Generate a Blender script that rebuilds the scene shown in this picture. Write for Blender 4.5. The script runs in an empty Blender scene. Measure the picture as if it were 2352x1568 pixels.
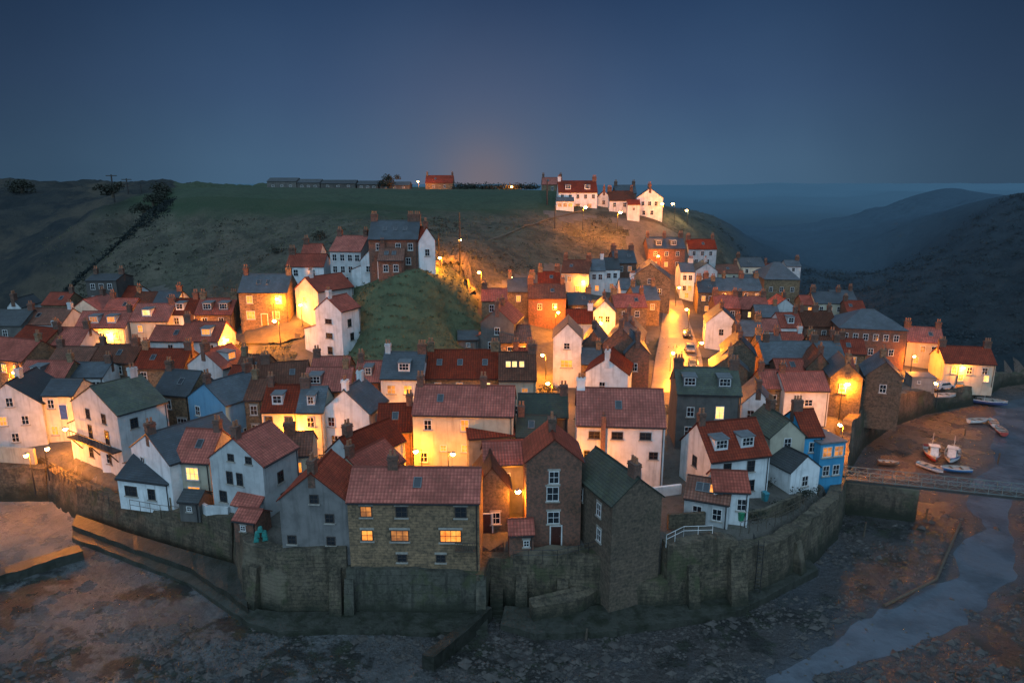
import bpy, math, random
import numpy as np
from mathutils import Vector, Matrix, noise as mn
random.seed(7)
R=math.radians
SC=bpy.context.scene; COL=SC.collection
F=1568.0; CX=1176.0; CY=784.0; HC=40.0
PIT=math.atan((CY-420)/F); cp,sp=math.cos(PIT),math.sin(PIT)
# ------------------------------------------------------------------ survey of the place
def ray(px,py):
    a=(px-CX)/F; b=(CY-py)/F
    return np.array([a, cp+b*sp, -sp+b*cp])
O=np.array([0,0,HC])
def at_z(px,py,z):
    d=ray(px,py); return O+d*((z-HC)/d[2])
def at_D(px,py,D):
    d=ray(px,py); return O+d*(D/d[1])
def dep(P): return P[1]*cp+(HC-P[2])*sp
ZP=[(150,1060,5),(300,1130,5),(460,1180,5.3),(720,1262,6.2),(950,1310,4.9),(1150,1280,5),(1270,1245,5.5),(1450,1300,4.6),(1600,1200,6.5),(1750,1180,6),(1860,1150,5),(1900,1105,4.6),
(60,1010,5),(250,1000,6),(430,1040,6),(560,1060,6.5),(680,1010,7),(860,1060,6.5),(960,1060,6.5),(1130,1080,6.5),(1430,1110,6),(1640,1060,6.5),(1690,1120,5.8),(1820,1040,5.5),(1880,960,5.7),
(100,900,8),(300,900,8),(500,930,8),(640,930,8),(800,940,8),(1000,925,8),(1230,930,7.5),(1400,900,8),(1560,850,8.5),(1700,880,7.5),(1850,880,6.5),(1945,945,6),
(50,840,9),(250,790,10),(420,830,10),(560,820,11),(760,820,11.5),(600,752,16),(735,735,16),(0,740,11),(120,720,12),(230,710,13),(340,760,12),(480,735,14),(180,690,15),
(950,605,25.5),(870,660,22),(900,800,13.5),(1050,790,12.5),(1080,690,17),(1000,700,19),(820,720,17),(830,640,22.5),(930,590,25.5),(700,640,21.5),(760,600,24),(1055,600,25),(1100,665,19),(1150,690,16),(1280,745,12),(1200,800,10),(1270,880,8),
(1340,668,15.5),(1400,660,16),(1480,640,16.5),(1540,700,11),(1420,720,12),(1530,620,17),(1610,592,19),(1640,640,13),(1720,625,12.5),(1800,700,8),(1700,720,9),(1600,740,10),(1850,780,6.5),(1750,800,7.5),(2000,830,5.5),(2085,880,4.5),(2200,870,4),(2280,865,3.5)]
DP=[(400,478,185),(700,497,180),(1000,492,190),(1200,470,205),(900,440,280),(500,445,280),(700,432,310),(1100,440,290),(1300,470,205),(1450,488,205),(1560,490,215),(1350,446,260),
(300,500,185),(300,600,165),(500,560,165),(500,640,150),(650,560,165),(800,520,165),(1050,520,175),(1200,560,170),(1200,620,155),(1350,540,190),(1500,530,195),(1600,540,205),(1690,575,215),(1650,500,260),
(200,560,180),(100,690,165),(60,700,165),(0,620,190),(100,500,220),(0,440,240),(180,442,240),(250,470,200),(370,442,215),
(2352,445,220),(2200,475,260),(2050,510,330),(1900,545,420),(2200,600,200),(2352,600,180),(2000,640,250),(2352,750,150),(2200,760,155),(1900,620,260),(1750,545,320),(1830,700,190)]
WP=[(-280,200,34),(-280,450,37),(280,450,36),(0,450,36.5),(-120,450,36.5),(280,200,42),(280,100,18),(150,450,11),(220,460,18),(-280,120,12)]
pts=[at_z(*p) for p in ZP]+[at_D(*p) for p in DP]+[np.array(p,float) for p in WP]
pts=np.array(pts); n=len(pts)
def kern(A,B):
    d2=((A[:,None,:2]-B[None,:,:2])**2).sum(-1); return -np.sqrt(d2+36.0)
A=np.zeros((n+3,n+3)); A[:n,:n]=kern(pts,pts)+np.eye(n)*1.2
A[:n,n]=1; A[:n,n+1:]=pts[:,:2]/100; A[n:,:n]=A[:n,n:].T
SOL=np.linalg.solve(A,np.concatenate([pts[:,2],[0,0,0]]))
def ground(P):
    P=np.asarray(P,float)
    out=np.empty(len(P))
    for i in range(0,len(P),20000):
        q=P[i:i+20000]
        out[i:i+20000]=kern(q,pts)@SOL[:n]+SOL[n]+q[:,:2]/100@SOL[n+1:]
    return np.clip(out,0.8,46)
def gz(x,y): return float(ground(np.array([[x,y]]))[0])
def at(px,py,h=0.0):
    d=ray(px,py); Y=np.arange(40,430,.35); t=Y/d[1]
    P=O[None]+t[:,None]*d[None]
    g=P[:,2]-ground(P)-h
    k=np.where(g<0)[0]
    if len(k)==0: return P[-1]
    i=k[0]
    if i==0: return P[0]
    s=g[i-1]/(g[i-1]-g[i]); return P[i-1]*(1-s)+P[i]*s
# ------------------------------------------------------------------ mesh helpers
class MB:
    def __init__(s): s.v=[]; s.f=[]; s.uv=[]
    def face(s,ps,uv=None):
        k=len(s.v); s.v+= [tuple(p) for p in ps]; s.f.append(tuple(range(k,k+len(ps)))); s.uv.append(uv)
    def hexa(s,p):
        k=len(s.v); s.v+=[tuple(q) for q in p]
        for q in ((3,2,1,0),(4,5,6,7),(0,1,5,4),(1,2,6,5),(2,3,7,6),(3,0,4,7)):
            s.f.append(tuple(k+i for i in q)); s.uv.append(None)
    def box(s,x0,x1,y0,y1,z0,z1):
        s.hexa([(x0,y0,z0),(x1,y0,z0),(x1,y1,z0),(x0,y1,z0),(x0,y0,z1),(x1,y0,z1),(x1,y1,z1),(x0,y1,z1)])
    def tube(s,p,q,r0,r1=None,m=8,cap=True):
        r1=r0 if r1 is None else r1
        p=Vector(p);q=Vector(q);d=(q-p).normalized(); a=d.orthogonal().normalized(); b=d.cross(a)
        k=len(s.v)
        for c,r in((p,r0),(q,r1)):
            for i in range(m):
                t=2*math.pi*i/m; s.v.append(tuple(c+a*math.cos(t)*r+b*math.sin(t)*r))
        for i in range(m):
            j=(i+1)%m; s.f.append((k+i,k+j,k+m+j,k+m+i)); s.uv.append(None)
        if cap:
            s.f.append(tuple(range(k+m-1,k-1,-1))); s.uv.append(None); s.f.append(tuple(range(k+m,k+2*m))); s.uv.append(None)
    def mesh(s,name,mat):
        me=bpy.data.meshes.new(name); me.from_pydata(s.v,[],s.f)
        if any(s.uv):
            u=me.uv_layers.new(name='UVMap'); i=0
            for f,uv in zip(s.f,s.uv):
                for j in range(len(f)):
                    u.data[i].uv=uv[j] if uv else (0,0); i+=1
        if mat: me.materials.append(mat)
        me.update(); return me
    def build(s,name,mat,parent=None,loc=None,smooth=False):
        me=s.mesh(name,mat)
        if smooth: me.polygons.foreach_set('use_smooth',[True]*len(me.polygons))
        return link(name,me,parent,loc)
def link(name,me,parent=None,loc=None,rz=0,mat4=None):
    o=bpy.data.objects.new(name,me); COL.objects.link(o)
    if parent: o.parent=parent
    if mat4 is not None: o.matrix_local=mat4
    else:
        if loc is not None: o.location=loc
        o.rotation_euler[2]=rz
    return o
def tag(o,label=None,cat=None,group=None,kind=None):
    if label:o['label']=label
    if cat:o['category']=cat
    if group:o['group']=group
    if kind:o['kind']=kind
    return o
def empty(name,loc,rz,label,cat,group=None):
    o=link(name,None,None,loc,rz); o.empty_display_size=.2
    return tag(o,label,cat,group)
CACHE={}
def cached(key,fn):
    if key not in CACHE: CACHE[key]=fn()
    return CACHE[key]
# ------------------------------------------------------------------ materials
def new_mat(name):
    m=bpy.data.materials.new(name); m.use_nodes=True; nt=m.node_tree
    return m,nt,nt.nodes['Principled BSDF']
def nd(nt,t,**kw):
    x=nt.nodes.new(t)
    for k,v in kw.items():
        if k in x.inputs: x.inputs[k].default_value=v
        else: setattr(x,k,v)
    return x
def mixc(nt,fac,a,b,mode='MIX'):
    m=nt.nodes.new('ShaderNodeMix'); m.data_type='RGBA'; m.blend_type=mode
    for s,v in ((m.inputs[0],fac),(m.inputs[6],a),(m.inputs[7],b)):
        if hasattr(v,'is_linked') or hasattr(v,'links'): nt.links.new(v,s)
        elif isinstance(v,(int,float)): s.default_value=v
        else: s.default_value=(*v,1)
    return m.outputs[2]
def mth(nt,op,a,b=None):
    m=nt.nodes.new('ShaderNodeMath'); m.operation=op
    for i,v in enumerate((a,b)):
        if v is None: continue
        if isinstance(v,(int,float)): m.inputs[i].default_value=v
        else: nt.links.new(v,m.inputs[i])
    return m.outputs[0]
def mrange(nt,v,a,b,c=0.,d=1.):
    m=nt.nodes.new('ShaderNodeMapRange'); m.interpolation_type='SMOOTHSTEP'
    nt.links.new(v,m.inputs[0])
    for i,x in enumerate((a,b,c,d)): m.inputs[i+1].default_value=x
    return m.outputs[0]
def noisef(nt,vec,scale,detail=5,rough=.6):
    x=nd(nt,'ShaderNodeTexNoise',Scale=scale,Detail=detail,Roughness=rough)
    if vec is not None: nt.links.new(vec,x.inputs['Vector'])
    return x.outputs['Fac']
def rnd_coord(nt,use='Object'):
    tc=nt.nodes.new('ShaderNodeTexCoord'); oi=nt.nodes.new('ShaderNodeObjectInfo')
    v=nt.nodes.new('ShaderNodeVectorMath'); v.operation='ADD'
    s=mth(nt,'MULTIPLY',oi.outputs['Random'],97.0)
    nt.links.new(tc.outputs[use],v.inputs[0]); nt.links.new(s,v.inputs[1])
    return v.outputs[0],tc,oi
def bump(nt,bs,h,dist,strength=.8):
    b=nd(nt,'ShaderNodeBump',Distance=dist,Strength=strength); nt.links.new(h,b.inputs['Height']); nt.links.new(b.outputs[0],bs.inputs['Normal'])
def m_plain(name,c,c2=None,scale=.7,rough=.85,bd=.02,bsc=6,streak=.5):
    m,nt,bs=new_mat(name); v,tc,oi=rnd_coord(nt)
    c2=c2 or tuple(x*.6 for x in c)
    f=mrange(nt,noisef(nt,v,scale),.38,.72)
    col=mixc(nt,f,c,c2)
    mp=nd(nt,'ShaderNodeMapping'); mp.inputs['Scale'].default_value=(2.2,2.2,.22); nt.links.new(v,mp.inputs['Vector'])
    st=mrange(nt,noisef(nt,mp.outputs[0],1.0,4),.48,.74)
    st=mth(nt,'MULTIPLY',st,streak)
    col=mixc(nt,st,col,tuple(x*.38 for x in c))
    hsv=nt.nodes.new('ShaderNodeHueSaturation'); nt.links.new(col,hsv.inputs['Color'])
    nt.links.new(mrange(nt,oi.outputs['Random'],0,1,.7,1.1),hsv.inputs['Value'])
    nt.links.new(hsv.outputs[0],bs.inputs['Base Color']); bs.inputs['Roughness'].default_value=rough
    bump(nt,bs,noisef(nt,v,bsc,4),bd); return m
def m_brick(name,c1,c2,mort,bw,bh,rough=.9,bd=.03,grime=(.03,.03,.02),gamt=.7,foot=None):
    m,nt,bs=new_mat(name); v,tc,oi=rnd_coord(nt)
    sep=nt.nodes.new('ShaderNodeSeparateXYZ'); nt.links.new(tc.outputs['Object'],sep.inputs[0])
    cb=nt.nodes.new('ShaderNodeCombineXYZ'); nt.links.new(mth(nt,'ADD',sep.outputs[0],sep.outputs[1]),cb.inputs[0]); nt.links.new(sep.outputs[2],cb.inputs[1])
    w=nt.nodes.new('ShaderNodeVectorMath'); w.operation='ADD'; nz=nd(nt,'ShaderNodeTexNoise',Scale=1.5); nt.links.new(tc.outputs['Object'],nz.inputs['Vector'])
    sc=nt.nodes.new('ShaderNodeVectorMath'); sc.operation='SCALE'; sc.inputs['Scale'].default_value=.12; nt.links.new(nz.outputs['Color'],sc.inputs[0])
    nt.links.new(cb.outputs[0],w.inputs[0]); nt.links.new(sc.outputs[0],w.inputs[1])
    br=nd(nt,'ShaderNodeTexBrick',Scale=1.0); br.inputs['Brick Width'].default_value=bw; br.inputs['Row Height'].default_value=bh
    br.inputs['Mortar Size'].default_value=.018; br.inputs['Mortar Smooth'].default_value=.3; br.inputs['Bias'].default_value=0
    br.inputs['Color1'].default_value=(*c1,1); br.inputs['Color2'].default_value=(*c2,1); br.inputs['Mortar'].default_value=(*mort,1)
    nt.links.new(w.outputs[0],br.inputs['Vector'])
    col=mixc(nt,mrange(nt,noisef(nt,v,.45,6),.42,.7),br.outputs['Color'],grime)
    col=mixc(nt,gamt,br.outputs['Color'],col)
    col=mixc(nt,mrange(nt,noisef(nt,v,3.5,3),.3,.8,0,.6),col,tuple(x*1.8 for x in c1))
    if foot:   # weed and damp at the foot of the wall, runs of damp down its face, algae patches
        mp=nd(nt,'ShaderNodeMapping'); mp.inputs['Scale'].default_value=(1.1,1.1,.13); nt.links.new(v,mp.inputs['Vector'])
        col=mixc(nt,mrange(nt,noisef(nt,mp.outputs[0],1.0,5,.7),.47,.66,0,.85),col,tuple(x*.3 for x in c1))
        col=mixc(nt,mrange(nt,noisef(nt,v,.3,5,.65),.52,.66,0,.75),col,(.05,.058,.025))
        col=mixc(nt,mrange(nt,noisef(nt,v,.21,4,.6),.56,.66,0,.7),col,(.15,.125,.09))
        zz=mth(nt,'ADD',sep.outputs[2],mth(nt,'MULTIPLY',mth(nt,'SUBTRACT',noisef(nt,v,.8,4),.5),3.0))
        col=mixc(nt,mrange(nt,zz,.4,2.6,.95,0),col,foot)
    nt.links.new(col,bs.inputs['Base Color']); bs.inputs['Roughness'].default_value=rough
    h=mth(nt,'SUBTRACT',noisef(nt,v,7,3),br.outputs['Fac']); bump(nt,bs,h,bd); return m
def m_tile(name,c,c2,moss,pu,pv,wave=True,rough=.75,mossamt=.35):
    m,nt,bs=new_mat(name); v,tc,oi=rnd_coord(nt)
    sep=nt.nodes.new('ShaderNodeSeparateXYZ'); nt.links.new(tc.outputs['UV'],sep.inputs[0])
    saw=mth(nt,'FRACT',mth(nt,'DIVIDE',sep.outputs[1],pv))
    br=nd(nt,'ShaderNodeTexBrick',Scale=1.0); br.inputs['Brick Width'].default_value=pu; br.inputs['Row Height'].default_value=pv; br.inputs['Mortar Size'].default_value=.012 if not wave else .006
    br.inputs['Color1'].default_value=(*c,1); br.inputs['Color2'].default_value=(*c2,1); br.inputs['Mortar'].default_value=(*[x*.35 for x in c],1); nt.links.new(tc.outputs['UV'],br.inputs['Vector'])
    if wave: br.offset=0
    col=br.outputs['Color']
    col=mixc(nt,mrange(nt,noisef(nt,v,.5,7,.7),.38,.68,0,.85),col,tuple(x*.42 for x in c))
    mp=nd(nt,'ShaderNodeMapping'); mp.inputs['Scale'].default_value=(1,1,.35); nt.links.new(v,mp.inputs['Vector'])
    col=mixc(nt,mrange(nt,noisef(nt,mp.outputs[0],2.2,5,.75),.46,.76,0,mossamt),col,moss)
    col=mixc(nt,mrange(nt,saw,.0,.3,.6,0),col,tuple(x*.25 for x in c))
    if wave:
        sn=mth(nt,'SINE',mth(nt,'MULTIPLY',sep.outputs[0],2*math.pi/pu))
        col=mixc(nt,mrange(nt,sn,-1,.3,.5,0),col,tuple(x*.3 for x in c))  # shade in the pantile troughs is put into the colour
    hsv=nt.nodes.new('ShaderNodeHueSaturation'); nt.links.new(col,hsv.inputs['Color']); nt.links.new(mrange(nt,oi.outputs['Random'],0,1,.6,1.25),hsv.inputs['Value']); nt.links.new(mrange(nt,oi.outputs['Random'],0,1,1.08,.88),hsv.inputs['Saturation'])
    nt.links.new(hsv.outputs[0],bs.inputs['Base Color']); bs.inputs['Roughness'].default_value=rough
    if wave:
        h=mth(nt,'SUBTRACT',sn,mth(nt,'MULTIPLY',saw,.9)); bump(nt,bs,h,.035); bs.inputs['Specular IOR Level'].default_value=.2
    else:
        h=mth(nt,'SUBTRACT',mth(nt,'MULTIPLY',saw,-1),mth(nt,'MULTIPLY',br.outputs['Fac'],1)); bump(nt,bs,h,.02)
    return m
def m_flat(name,c,rough=.6,metal=0):
    m,nt,bs=new_mat(name); v,tc,oi=rnd_coord(nt)
    col=mixc(nt,mrange(nt,noisef(nt,v,2.5),.35,.75),c,tuple(x*.65 for x in c))
    nt.links.new(col,bs.inputs['Base Color']); bs.inputs['Roughness'].default_value=rough; bs.inputs['Metallic'].default_value=metal; return m
def m_emit(name,c,c2,st,scale=1.3):
    m,nt,bs=new_mat(name); v,tc,oi=rnd_coord(nt)
    col=mixc(nt,mrange(nt,noisef(nt,v,scale,2),.3,.7),c,c2)
    bs.inputs['Base Color'].default_value=(.1,.08,.05,1); bs.inputs['Roughness'].default_value=.2
    nt.links.new(col,bs.inputs['Emission Color']); bs.inputs['Emission Strength'].default_value=st
    m.cycles.emission_sampling='NONE'; return m
WALL={'white':m_plain('white_render',(.57,.60,.62),(.42,.445,.46),streak=.5),
 'cream':m_plain('cream_render',(.53,.485,.38),(.42,.38,.30),streak=.5),
 'grey':m_plain('grey_render',(.19,.185,.185),(.12,.12,.12)),
 'dark':m_plain('dark_render',(.10,.095,.09),(.06,.06,.06)),
 'blue':m_plain('pale_blue_render',(.13,.31,.48),(.10,.25,.40),streak=.3),
 'sea':m_plain('bright_blue_boards',(.05,.32,.56),(.04,.25,.45),streak=.3),
 'stone':m_brick('sandstone',(.20,.132,.076),(.085,.062,.041),(.065,.054,.043),.62,.27,bd=.05),
 'dstone':m_brick('dark_sandstone',(.105,.076,.053),(.048,.037,.029),(.04,.036,.031),.6,.27,bd=.05),
 'brick':m_brick('red_brick',(.17,.066,.04),(.08,.036,.026),(.09,.076,.064),.24,.085,bd=.012)}
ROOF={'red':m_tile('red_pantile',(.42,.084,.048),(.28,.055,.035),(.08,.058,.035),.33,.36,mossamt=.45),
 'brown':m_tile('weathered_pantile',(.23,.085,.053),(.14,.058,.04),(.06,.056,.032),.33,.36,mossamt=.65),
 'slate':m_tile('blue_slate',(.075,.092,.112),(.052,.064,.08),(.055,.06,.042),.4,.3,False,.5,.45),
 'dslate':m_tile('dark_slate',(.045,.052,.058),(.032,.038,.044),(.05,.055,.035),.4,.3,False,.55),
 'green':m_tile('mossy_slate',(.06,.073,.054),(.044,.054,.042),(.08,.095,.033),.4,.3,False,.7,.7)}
M={'wframe':m_flat('white_frame_paint',(.6,.6,.6),.5),'dframe':m_flat('dark_frame_paint',(.05,.04,.035),.5),'lead':m_flat('lead_sheet',(.12,.13,.14),.6),
 'pot':m_flat('terracotta',(.3,.13,.07),.8),'iron':m_flat('black_iron',(.02,.02,.022),.5),'galv':m_flat('galvanised_steel',(.2,.21,.22),.5,.3),'wood':m_flat('weathered_timber',(.07,.055,.04),.85),
 'sill':m_flat('stone_sill',(.3,.28,.25),.8),'bluedoor':m_flat('blue_door_paint',(.03,.08,.32),.4),'reddoor':m_flat('maroon_door_paint',(.06,.02,.015),.4),'gutter':m_flat('gutter_black',(.025,.025,.028),.4),
 'lit':m_emit('lit_window_warm',(1,.42,.06),(1,.2,.012),1.35),'litw':m_emit('lit_window_bright',(1,.66,.26),(1,.46,.09),2.0),'litd':m_emit('lit_window_dim',(.9,.3,.045),(.3,.085,.012),.85),
 'bulb':m_emit('sodium_bulb',(1,.58,.16),(1,.48,.09),60),'chst':m_brick('chimney_brick',(.15,.066,.045),(.085,.043,.034),(.09,.08,.07),.24,.09)}
def m_glass():
    m,nt,bs=new_mat('window_glass'); bs.inputs['Base Color'].default_value=(.012,.016,.022,1); bs.inputs['Roughness'].default_value=.08; bs.inputs['Specular IOR Level'].default_value=.7; return m
M['glass']=m_glass()
# ------------------------------------------------------------------ house kit
def win_frame(w,h,mat,style):
    def f():
        b=MB(); t=.075
        y0,y1=-.07,.02
        b.box(-w/2,-w/2+t,y0,y1,-h/2,h/2); b.box(w/2-t,w/2,y0,y1,-h/2,h/2)
        b.box(-w/2+t,w/2-t,y0,y1,h/2-t,h/2); b.box(-w/2+t,w/2-t,y0,y1,-h/2,-h/2+t)
        nv=max(1,int(round(w/.55))-1)
        for i in range(nv):
            x=-w/2+w*(i+1)/(nv+1); b.box(x-.02,x+.02,-.055,.01,-h/2+t,h/2-t)
        b.box(-w/2+t,w/2-t,-.05,.01,-.02,.02)
        return b.mesh('window_frame',M[mat])
    return cached(('wf',w,h,mat),f)
def win_pane(w,h,mat):
    def f():
        b=MB(); b.face([(-w/2+.05,-.02,-h/2+.05),(w/2-.05,-.02,-h/2+.05),(w/2-.05,-.02,h/2-.05),(-w/2+.05,-.02,h/2-.05)]); return b.mesh('pane',M[mat])
    return cached(('wp',w,h,mat),f)
def win_sill(w,h):
    def f():
        b=MB(); b.box(-w/2-.12,w/2+.12,-.16,.0,-h/2-.13,-h/2-.005); return b.mesh('sill',M['sill'])
    return cached(('ws',w,h),f)
def win_lintel(w,h):
    def f():
        b=MB(); b.box(-w/2-.12,w/2+.12,-.04,.0,h/2+.005,h/2+.22); return b.mesh('lintel',M['sill'])
    return cached(('wl',w,h),f)
def sky_frame():
    def f():
        b=MB(); w,h,t=.78,1.1,.08
        for x0,x1,y0,y1 in((-w/2,-w/2+t,-h/2,h/2),(w/2-t,w/2,-h/2,h/2),(-w/2+t,w/2-t,-h/2,-h/2+t),(-w/2+t,w/2-t,h/2-t,h/2)): b.box(x0,x1,y0,y1,0,.1)
        return b.mesh('skylight',M['lead'])
    return cached('skf',f)
def sky_pane(mat):
    def f():
        b=MB(); b.face([(-.35,-.51,.06),(.35,-.51,.06),(.35,.51,.06),(-.35,.51,.06)]); return b.mesh('pane',M[mat])
    return cached(('skp',mat),f)
def chim_mesh(mat,w):
    def f():
        b=MB(); b.box(-w/2,w/2,-.34,.34,-1.4,1.15); b.box(-w/2-.07,w/2+.07,-.41,.41,.92,1.06); b.box(-w/2-.04,w/2+.04,-.38,.38,1.15,1.27); return b.mesh('chimney',mat)
    return cached(('ch',mat.name,w),f)
def pot_mesh():
    def f():
        b=MB(); b.tube((0,0,0),(0,0,.5),.15,.11,8); b.tube((0,0,.5),(0,0,.56),.14,.14,8); return b.mesh('chimney_pot',M['pot'])
    return cached('pot',f)
def door_mesh(mat):
    def f():
        b=MB(); b.box(-.5,.5,-.06,.02,0,2.05); b.box(-.36,-.06,-.085,-.06,.2,.9); b.box(.06,.36,-.085,-.06,.2,.9); b.box(-.36,-.06,-.085,-.06,1.05,1.9); b.box(.06,.36,-.085,-.06,1.05,1.9)
        return b.mesh('door',M[mat])
    return cached(('door',mat),f)
def doorframe():
    def f():
        b=MB(); b.box(-.62,-.5,-.1,.0,0,2.18); b.box(.5,.62,-.1,.0,0,2.18); b.box(-.5,.5,-.1,.0,2.06,2.18); return b.mesh('door_frame',M['wframe'])
    return cached('doorf',f)
def knob():
    def f():
        b=MB(); b.box(.36,.42,-.14,-.065,1.0,1.06); return b.mesh('handle',M['galv'])
    return cached('knob',f)
HOUSES=[]
RND=random.Random(11); RS2=random.Random(3)
def H(label,x0,x1,ye,h,ang,d,r,typ,wall,roof,k=0.0,fd=2.0,win=None,lit=.1,chim=None,dorm='',sky='',door='',D=None,name='house',cat='house',ww=.95,wh=1.3,fr='wframe',group=None,hip=False,sides='LR',doorc='reddoor',sill=True,ext=None):
    cx=(x0+x1)/2
    P=at_D(cx,ye,D) if D else at(cx,ye,h)
    de=dep(P); a=R(ang)
    w=(x1-x0)*de/F/max(.35,abs(math.cos(a)-P[0]/de*math.sin(a)*cp))
    c=Vector((P[0]-math.sin(a)*d/2,P[1]+math.cos(a)*d/2,P[2]-h))
    if typ=='g': L,S,rot=d,w,a+math.pi/2; fmap={'F':'L','R':'F','L':'B','B':'R'}
    else: L,S,rot=w,d,a; fmap={q:q for q in 'FRLB'}
    root=empty(name,c,rot,label,cat,group)
    HOUSES.append((c.x,c.y,max(L,S)*.6,L,S,rot))
    yr=k*S/2; b=MB(); near=de<125
    hx=L/2
    if chim is None: chim='0' if (name=='house' and r>1.7) else ''
    if name=='house' and not sky and not dorm and typ=='p' and r>1.7 and L>4 and RS2.random()<.5: sky='F%.2f'%RS2.uniform(.25,.75)
    if hip or r<.05:
        pr=[(-S/2,-fd),(S/2,-fd),(S/2,h),(-S/2,h)]
    else: pr=[(-S/2,-fd),(S/2,-fd),(S/2,h),(yr,h+r),(-S/2,h)]
    b.face([(-hx,y,z) for y,z in reversed(pr)]); b.face([(hx,y,z) for y,z in pr])
    b.face([(-hx,-S/2,-fd),(hx,-S/2,-fd),(hx,-S/2,h),(-hx,-S/2,h)])
    b.face([(hx,S/2,-fd),(-hx,S/2,-fd),(-hx,S/2,h),(hx,S/2,h)])
    b.build('wall',WALL[wall],root)
    rb=MB(); t=.13; o=.22; g=.12
    def slab(rb,ya,za,yb,zb,xa0,xa1,xb0,xb1):
        ln=math.hypot(yb-ya,zb-za)
        lo=[(xa0,ya,za+.01),(xa1,ya,za+.01),(xb1,yb,zb+.01),(xb0,yb,zb+.01)]; hi=[(x,y,z+t) for x,y,z in lo]
        rb.face(hi if yb>ya else hi[::-1],[(xa0,0),(xa1,0),(xb1,ln),(xb0,ln)] if yb>ya else [(xb0,ln),(xb1,ln),(xa1,0),(xa0,0)])
        for i in range(4):
            j=(i+1)%4; rb.face([lo[i],lo[j],hi[j],hi[i]])
        rb.face(lo[::-1])
    if r<.05:
        rb.box(-hx-.1,hx+.1,-S/2-.1,S/2+.1,h+.005,h+.2)
    else:
        mF=r/(yr+S/2); ins=min(S*.5,hx*.8) if hip else -g
        e0=-hx-(o if hip else g); e1=-e0; q0=-hx+ins; q1=-q0
        slab(rb,-S/2-o,h-o*mF,yr,h+r,e0,e1,q0,q1)
        mB=r/(S/2-yr); slab(rb,S/2+o,h-o*mB,yr,h+r,e0,e1,q0,q1)
        if hip:
            for sx in(-1,1):
                a0=(sx*(hx+o),-S/2-o,h-o*mF+t); a1=(sx*(hx+o),S/2+o,h-o*mF+t); a2=(sx*(hx-ins),0,h+r+t+.002)
                rb.face([a0,a1,a2] if sx>0 else [a1,a0,a2],[(0,0),(S,0),(S/2,S/2)])
        rb.hexa([(q0,yr-.13,h+r+.07),(q1,yr-.13,h+r+.07),(q1,yr+.13,h+r+.07),(q0,yr+.13,h+r+.07),(q0,yr-.05,h+r+.21),(q1,yr-.05,h+r+.21),(q1,yr+.05,h+r+.21),(q0,yr+.05,h+r+.21)])
    rb.build('roof',ROOF[roof] if r>=.05 else M['lead'],root)
    if near and r>.05:
        zz=h-o*mF
        gb=MB(); gb.box(-hx,hx,-S/2-o-.12,-S/2-o-.005,zz-.02,zz+.1); gb.build('gutter',M['gutter'],root)
        gb=MB(); gb.tube((hx-.25,-S/2-.08,zz),(hx-.25,-S/2-.08,-.4),.05,.05,6); gb.build('downpipe',M['gutter'],root)
    # lean-to at the rear
    if ext is None: ext=(name=='house' and r>1.5 and not hip and 70<de<190 and RND.random()<.5)
    if ext:
        el=L*RND.uniform(.4,.62); ex=RND.choice((-1,1))*(hx-el/2-.06); eh=h*RND.uniform(.45,.62); ed=RND.uniform(1.6,2.6); er=RND.uniform(.7,1.2)
        eb=MB(); y0,y1=S/2+.003,S/2+ed
        eb.face([(ex-el/2,y0,-fd),(ex-el/2,y1,-fd),(ex-el/2,y1,eh),(ex-el/2,y0,eh+er)][::-1]); eb.face([(ex+el/2,y0,-fd),(ex+el/2,y1,-fd),(ex+el/2,y1,eh),(ex+el/2,y0,eh+er)]); eb.face([(ex+el/2,y1,-fd),(ex-el/2,y1,-fd),(ex-el/2,y1,eh),(ex+el/2,y1,eh)])
        eo=eb.build('lean_to',WALL[wall],root); e2=MB(); slab(e2,y1+.2,eh-.2*er/ed,y0,eh+er,ex-el/2-.1,ex+el/2+.1,ex-el/2-.1,ex+el/2+.1); e2.build('lean_to_roof',ROOF[roof],eo)
    if chim:
        for cu in chim.split(','):
            cu=float(cu); cw=RND.choice((.75,.95,1.2)); x=-hx+.45+cu*(L-.9)
            cm=WALL['white'] if wall in('white',) and RND.random()<.3 else (WALL['stone'] if wall in('stone','dstone') and RND.random()<.5 else M['chst'])
            co=link('chimney',chim_mesh(cm,cw),root,(x,yr,h+r))
            for px_ in ((-.2,.2) if cw<1 else (-.35,0,.35)): link('chimney_pot',pot_mesh(),co,(px_,0,1.27))
    HL={'F':(L,(0,-S/2),0),'B':(L,(0,S/2),math.pi),'L':(S,(-hx,0),-math.pi/2),'R':(S,(hx,0),math.pi/2)}
    def put(face,u,z,w_,h_,st,frm=fr):
        Lf,(fx,fy),rz=HL[face]; off=(u-.5)*Lf
        loc=(fx+math.cos(rz)*off,fy+math.sin(rz)*off,z)
        fo=link('window',win_frame(w_,h_,frm,0),root,loc,rz)
        link('pane',win_pane(w_,h_,{'':'glass','*':'lit','+':'litw','~':'litd'}[st]),fo)
        if near and sill:
            link('sill',win_sill(w_,h_),fo)
            if wall in('stone','brick','dstone') and de<95: link('lintel',win_lintel(w_,h_),fo)
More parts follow.
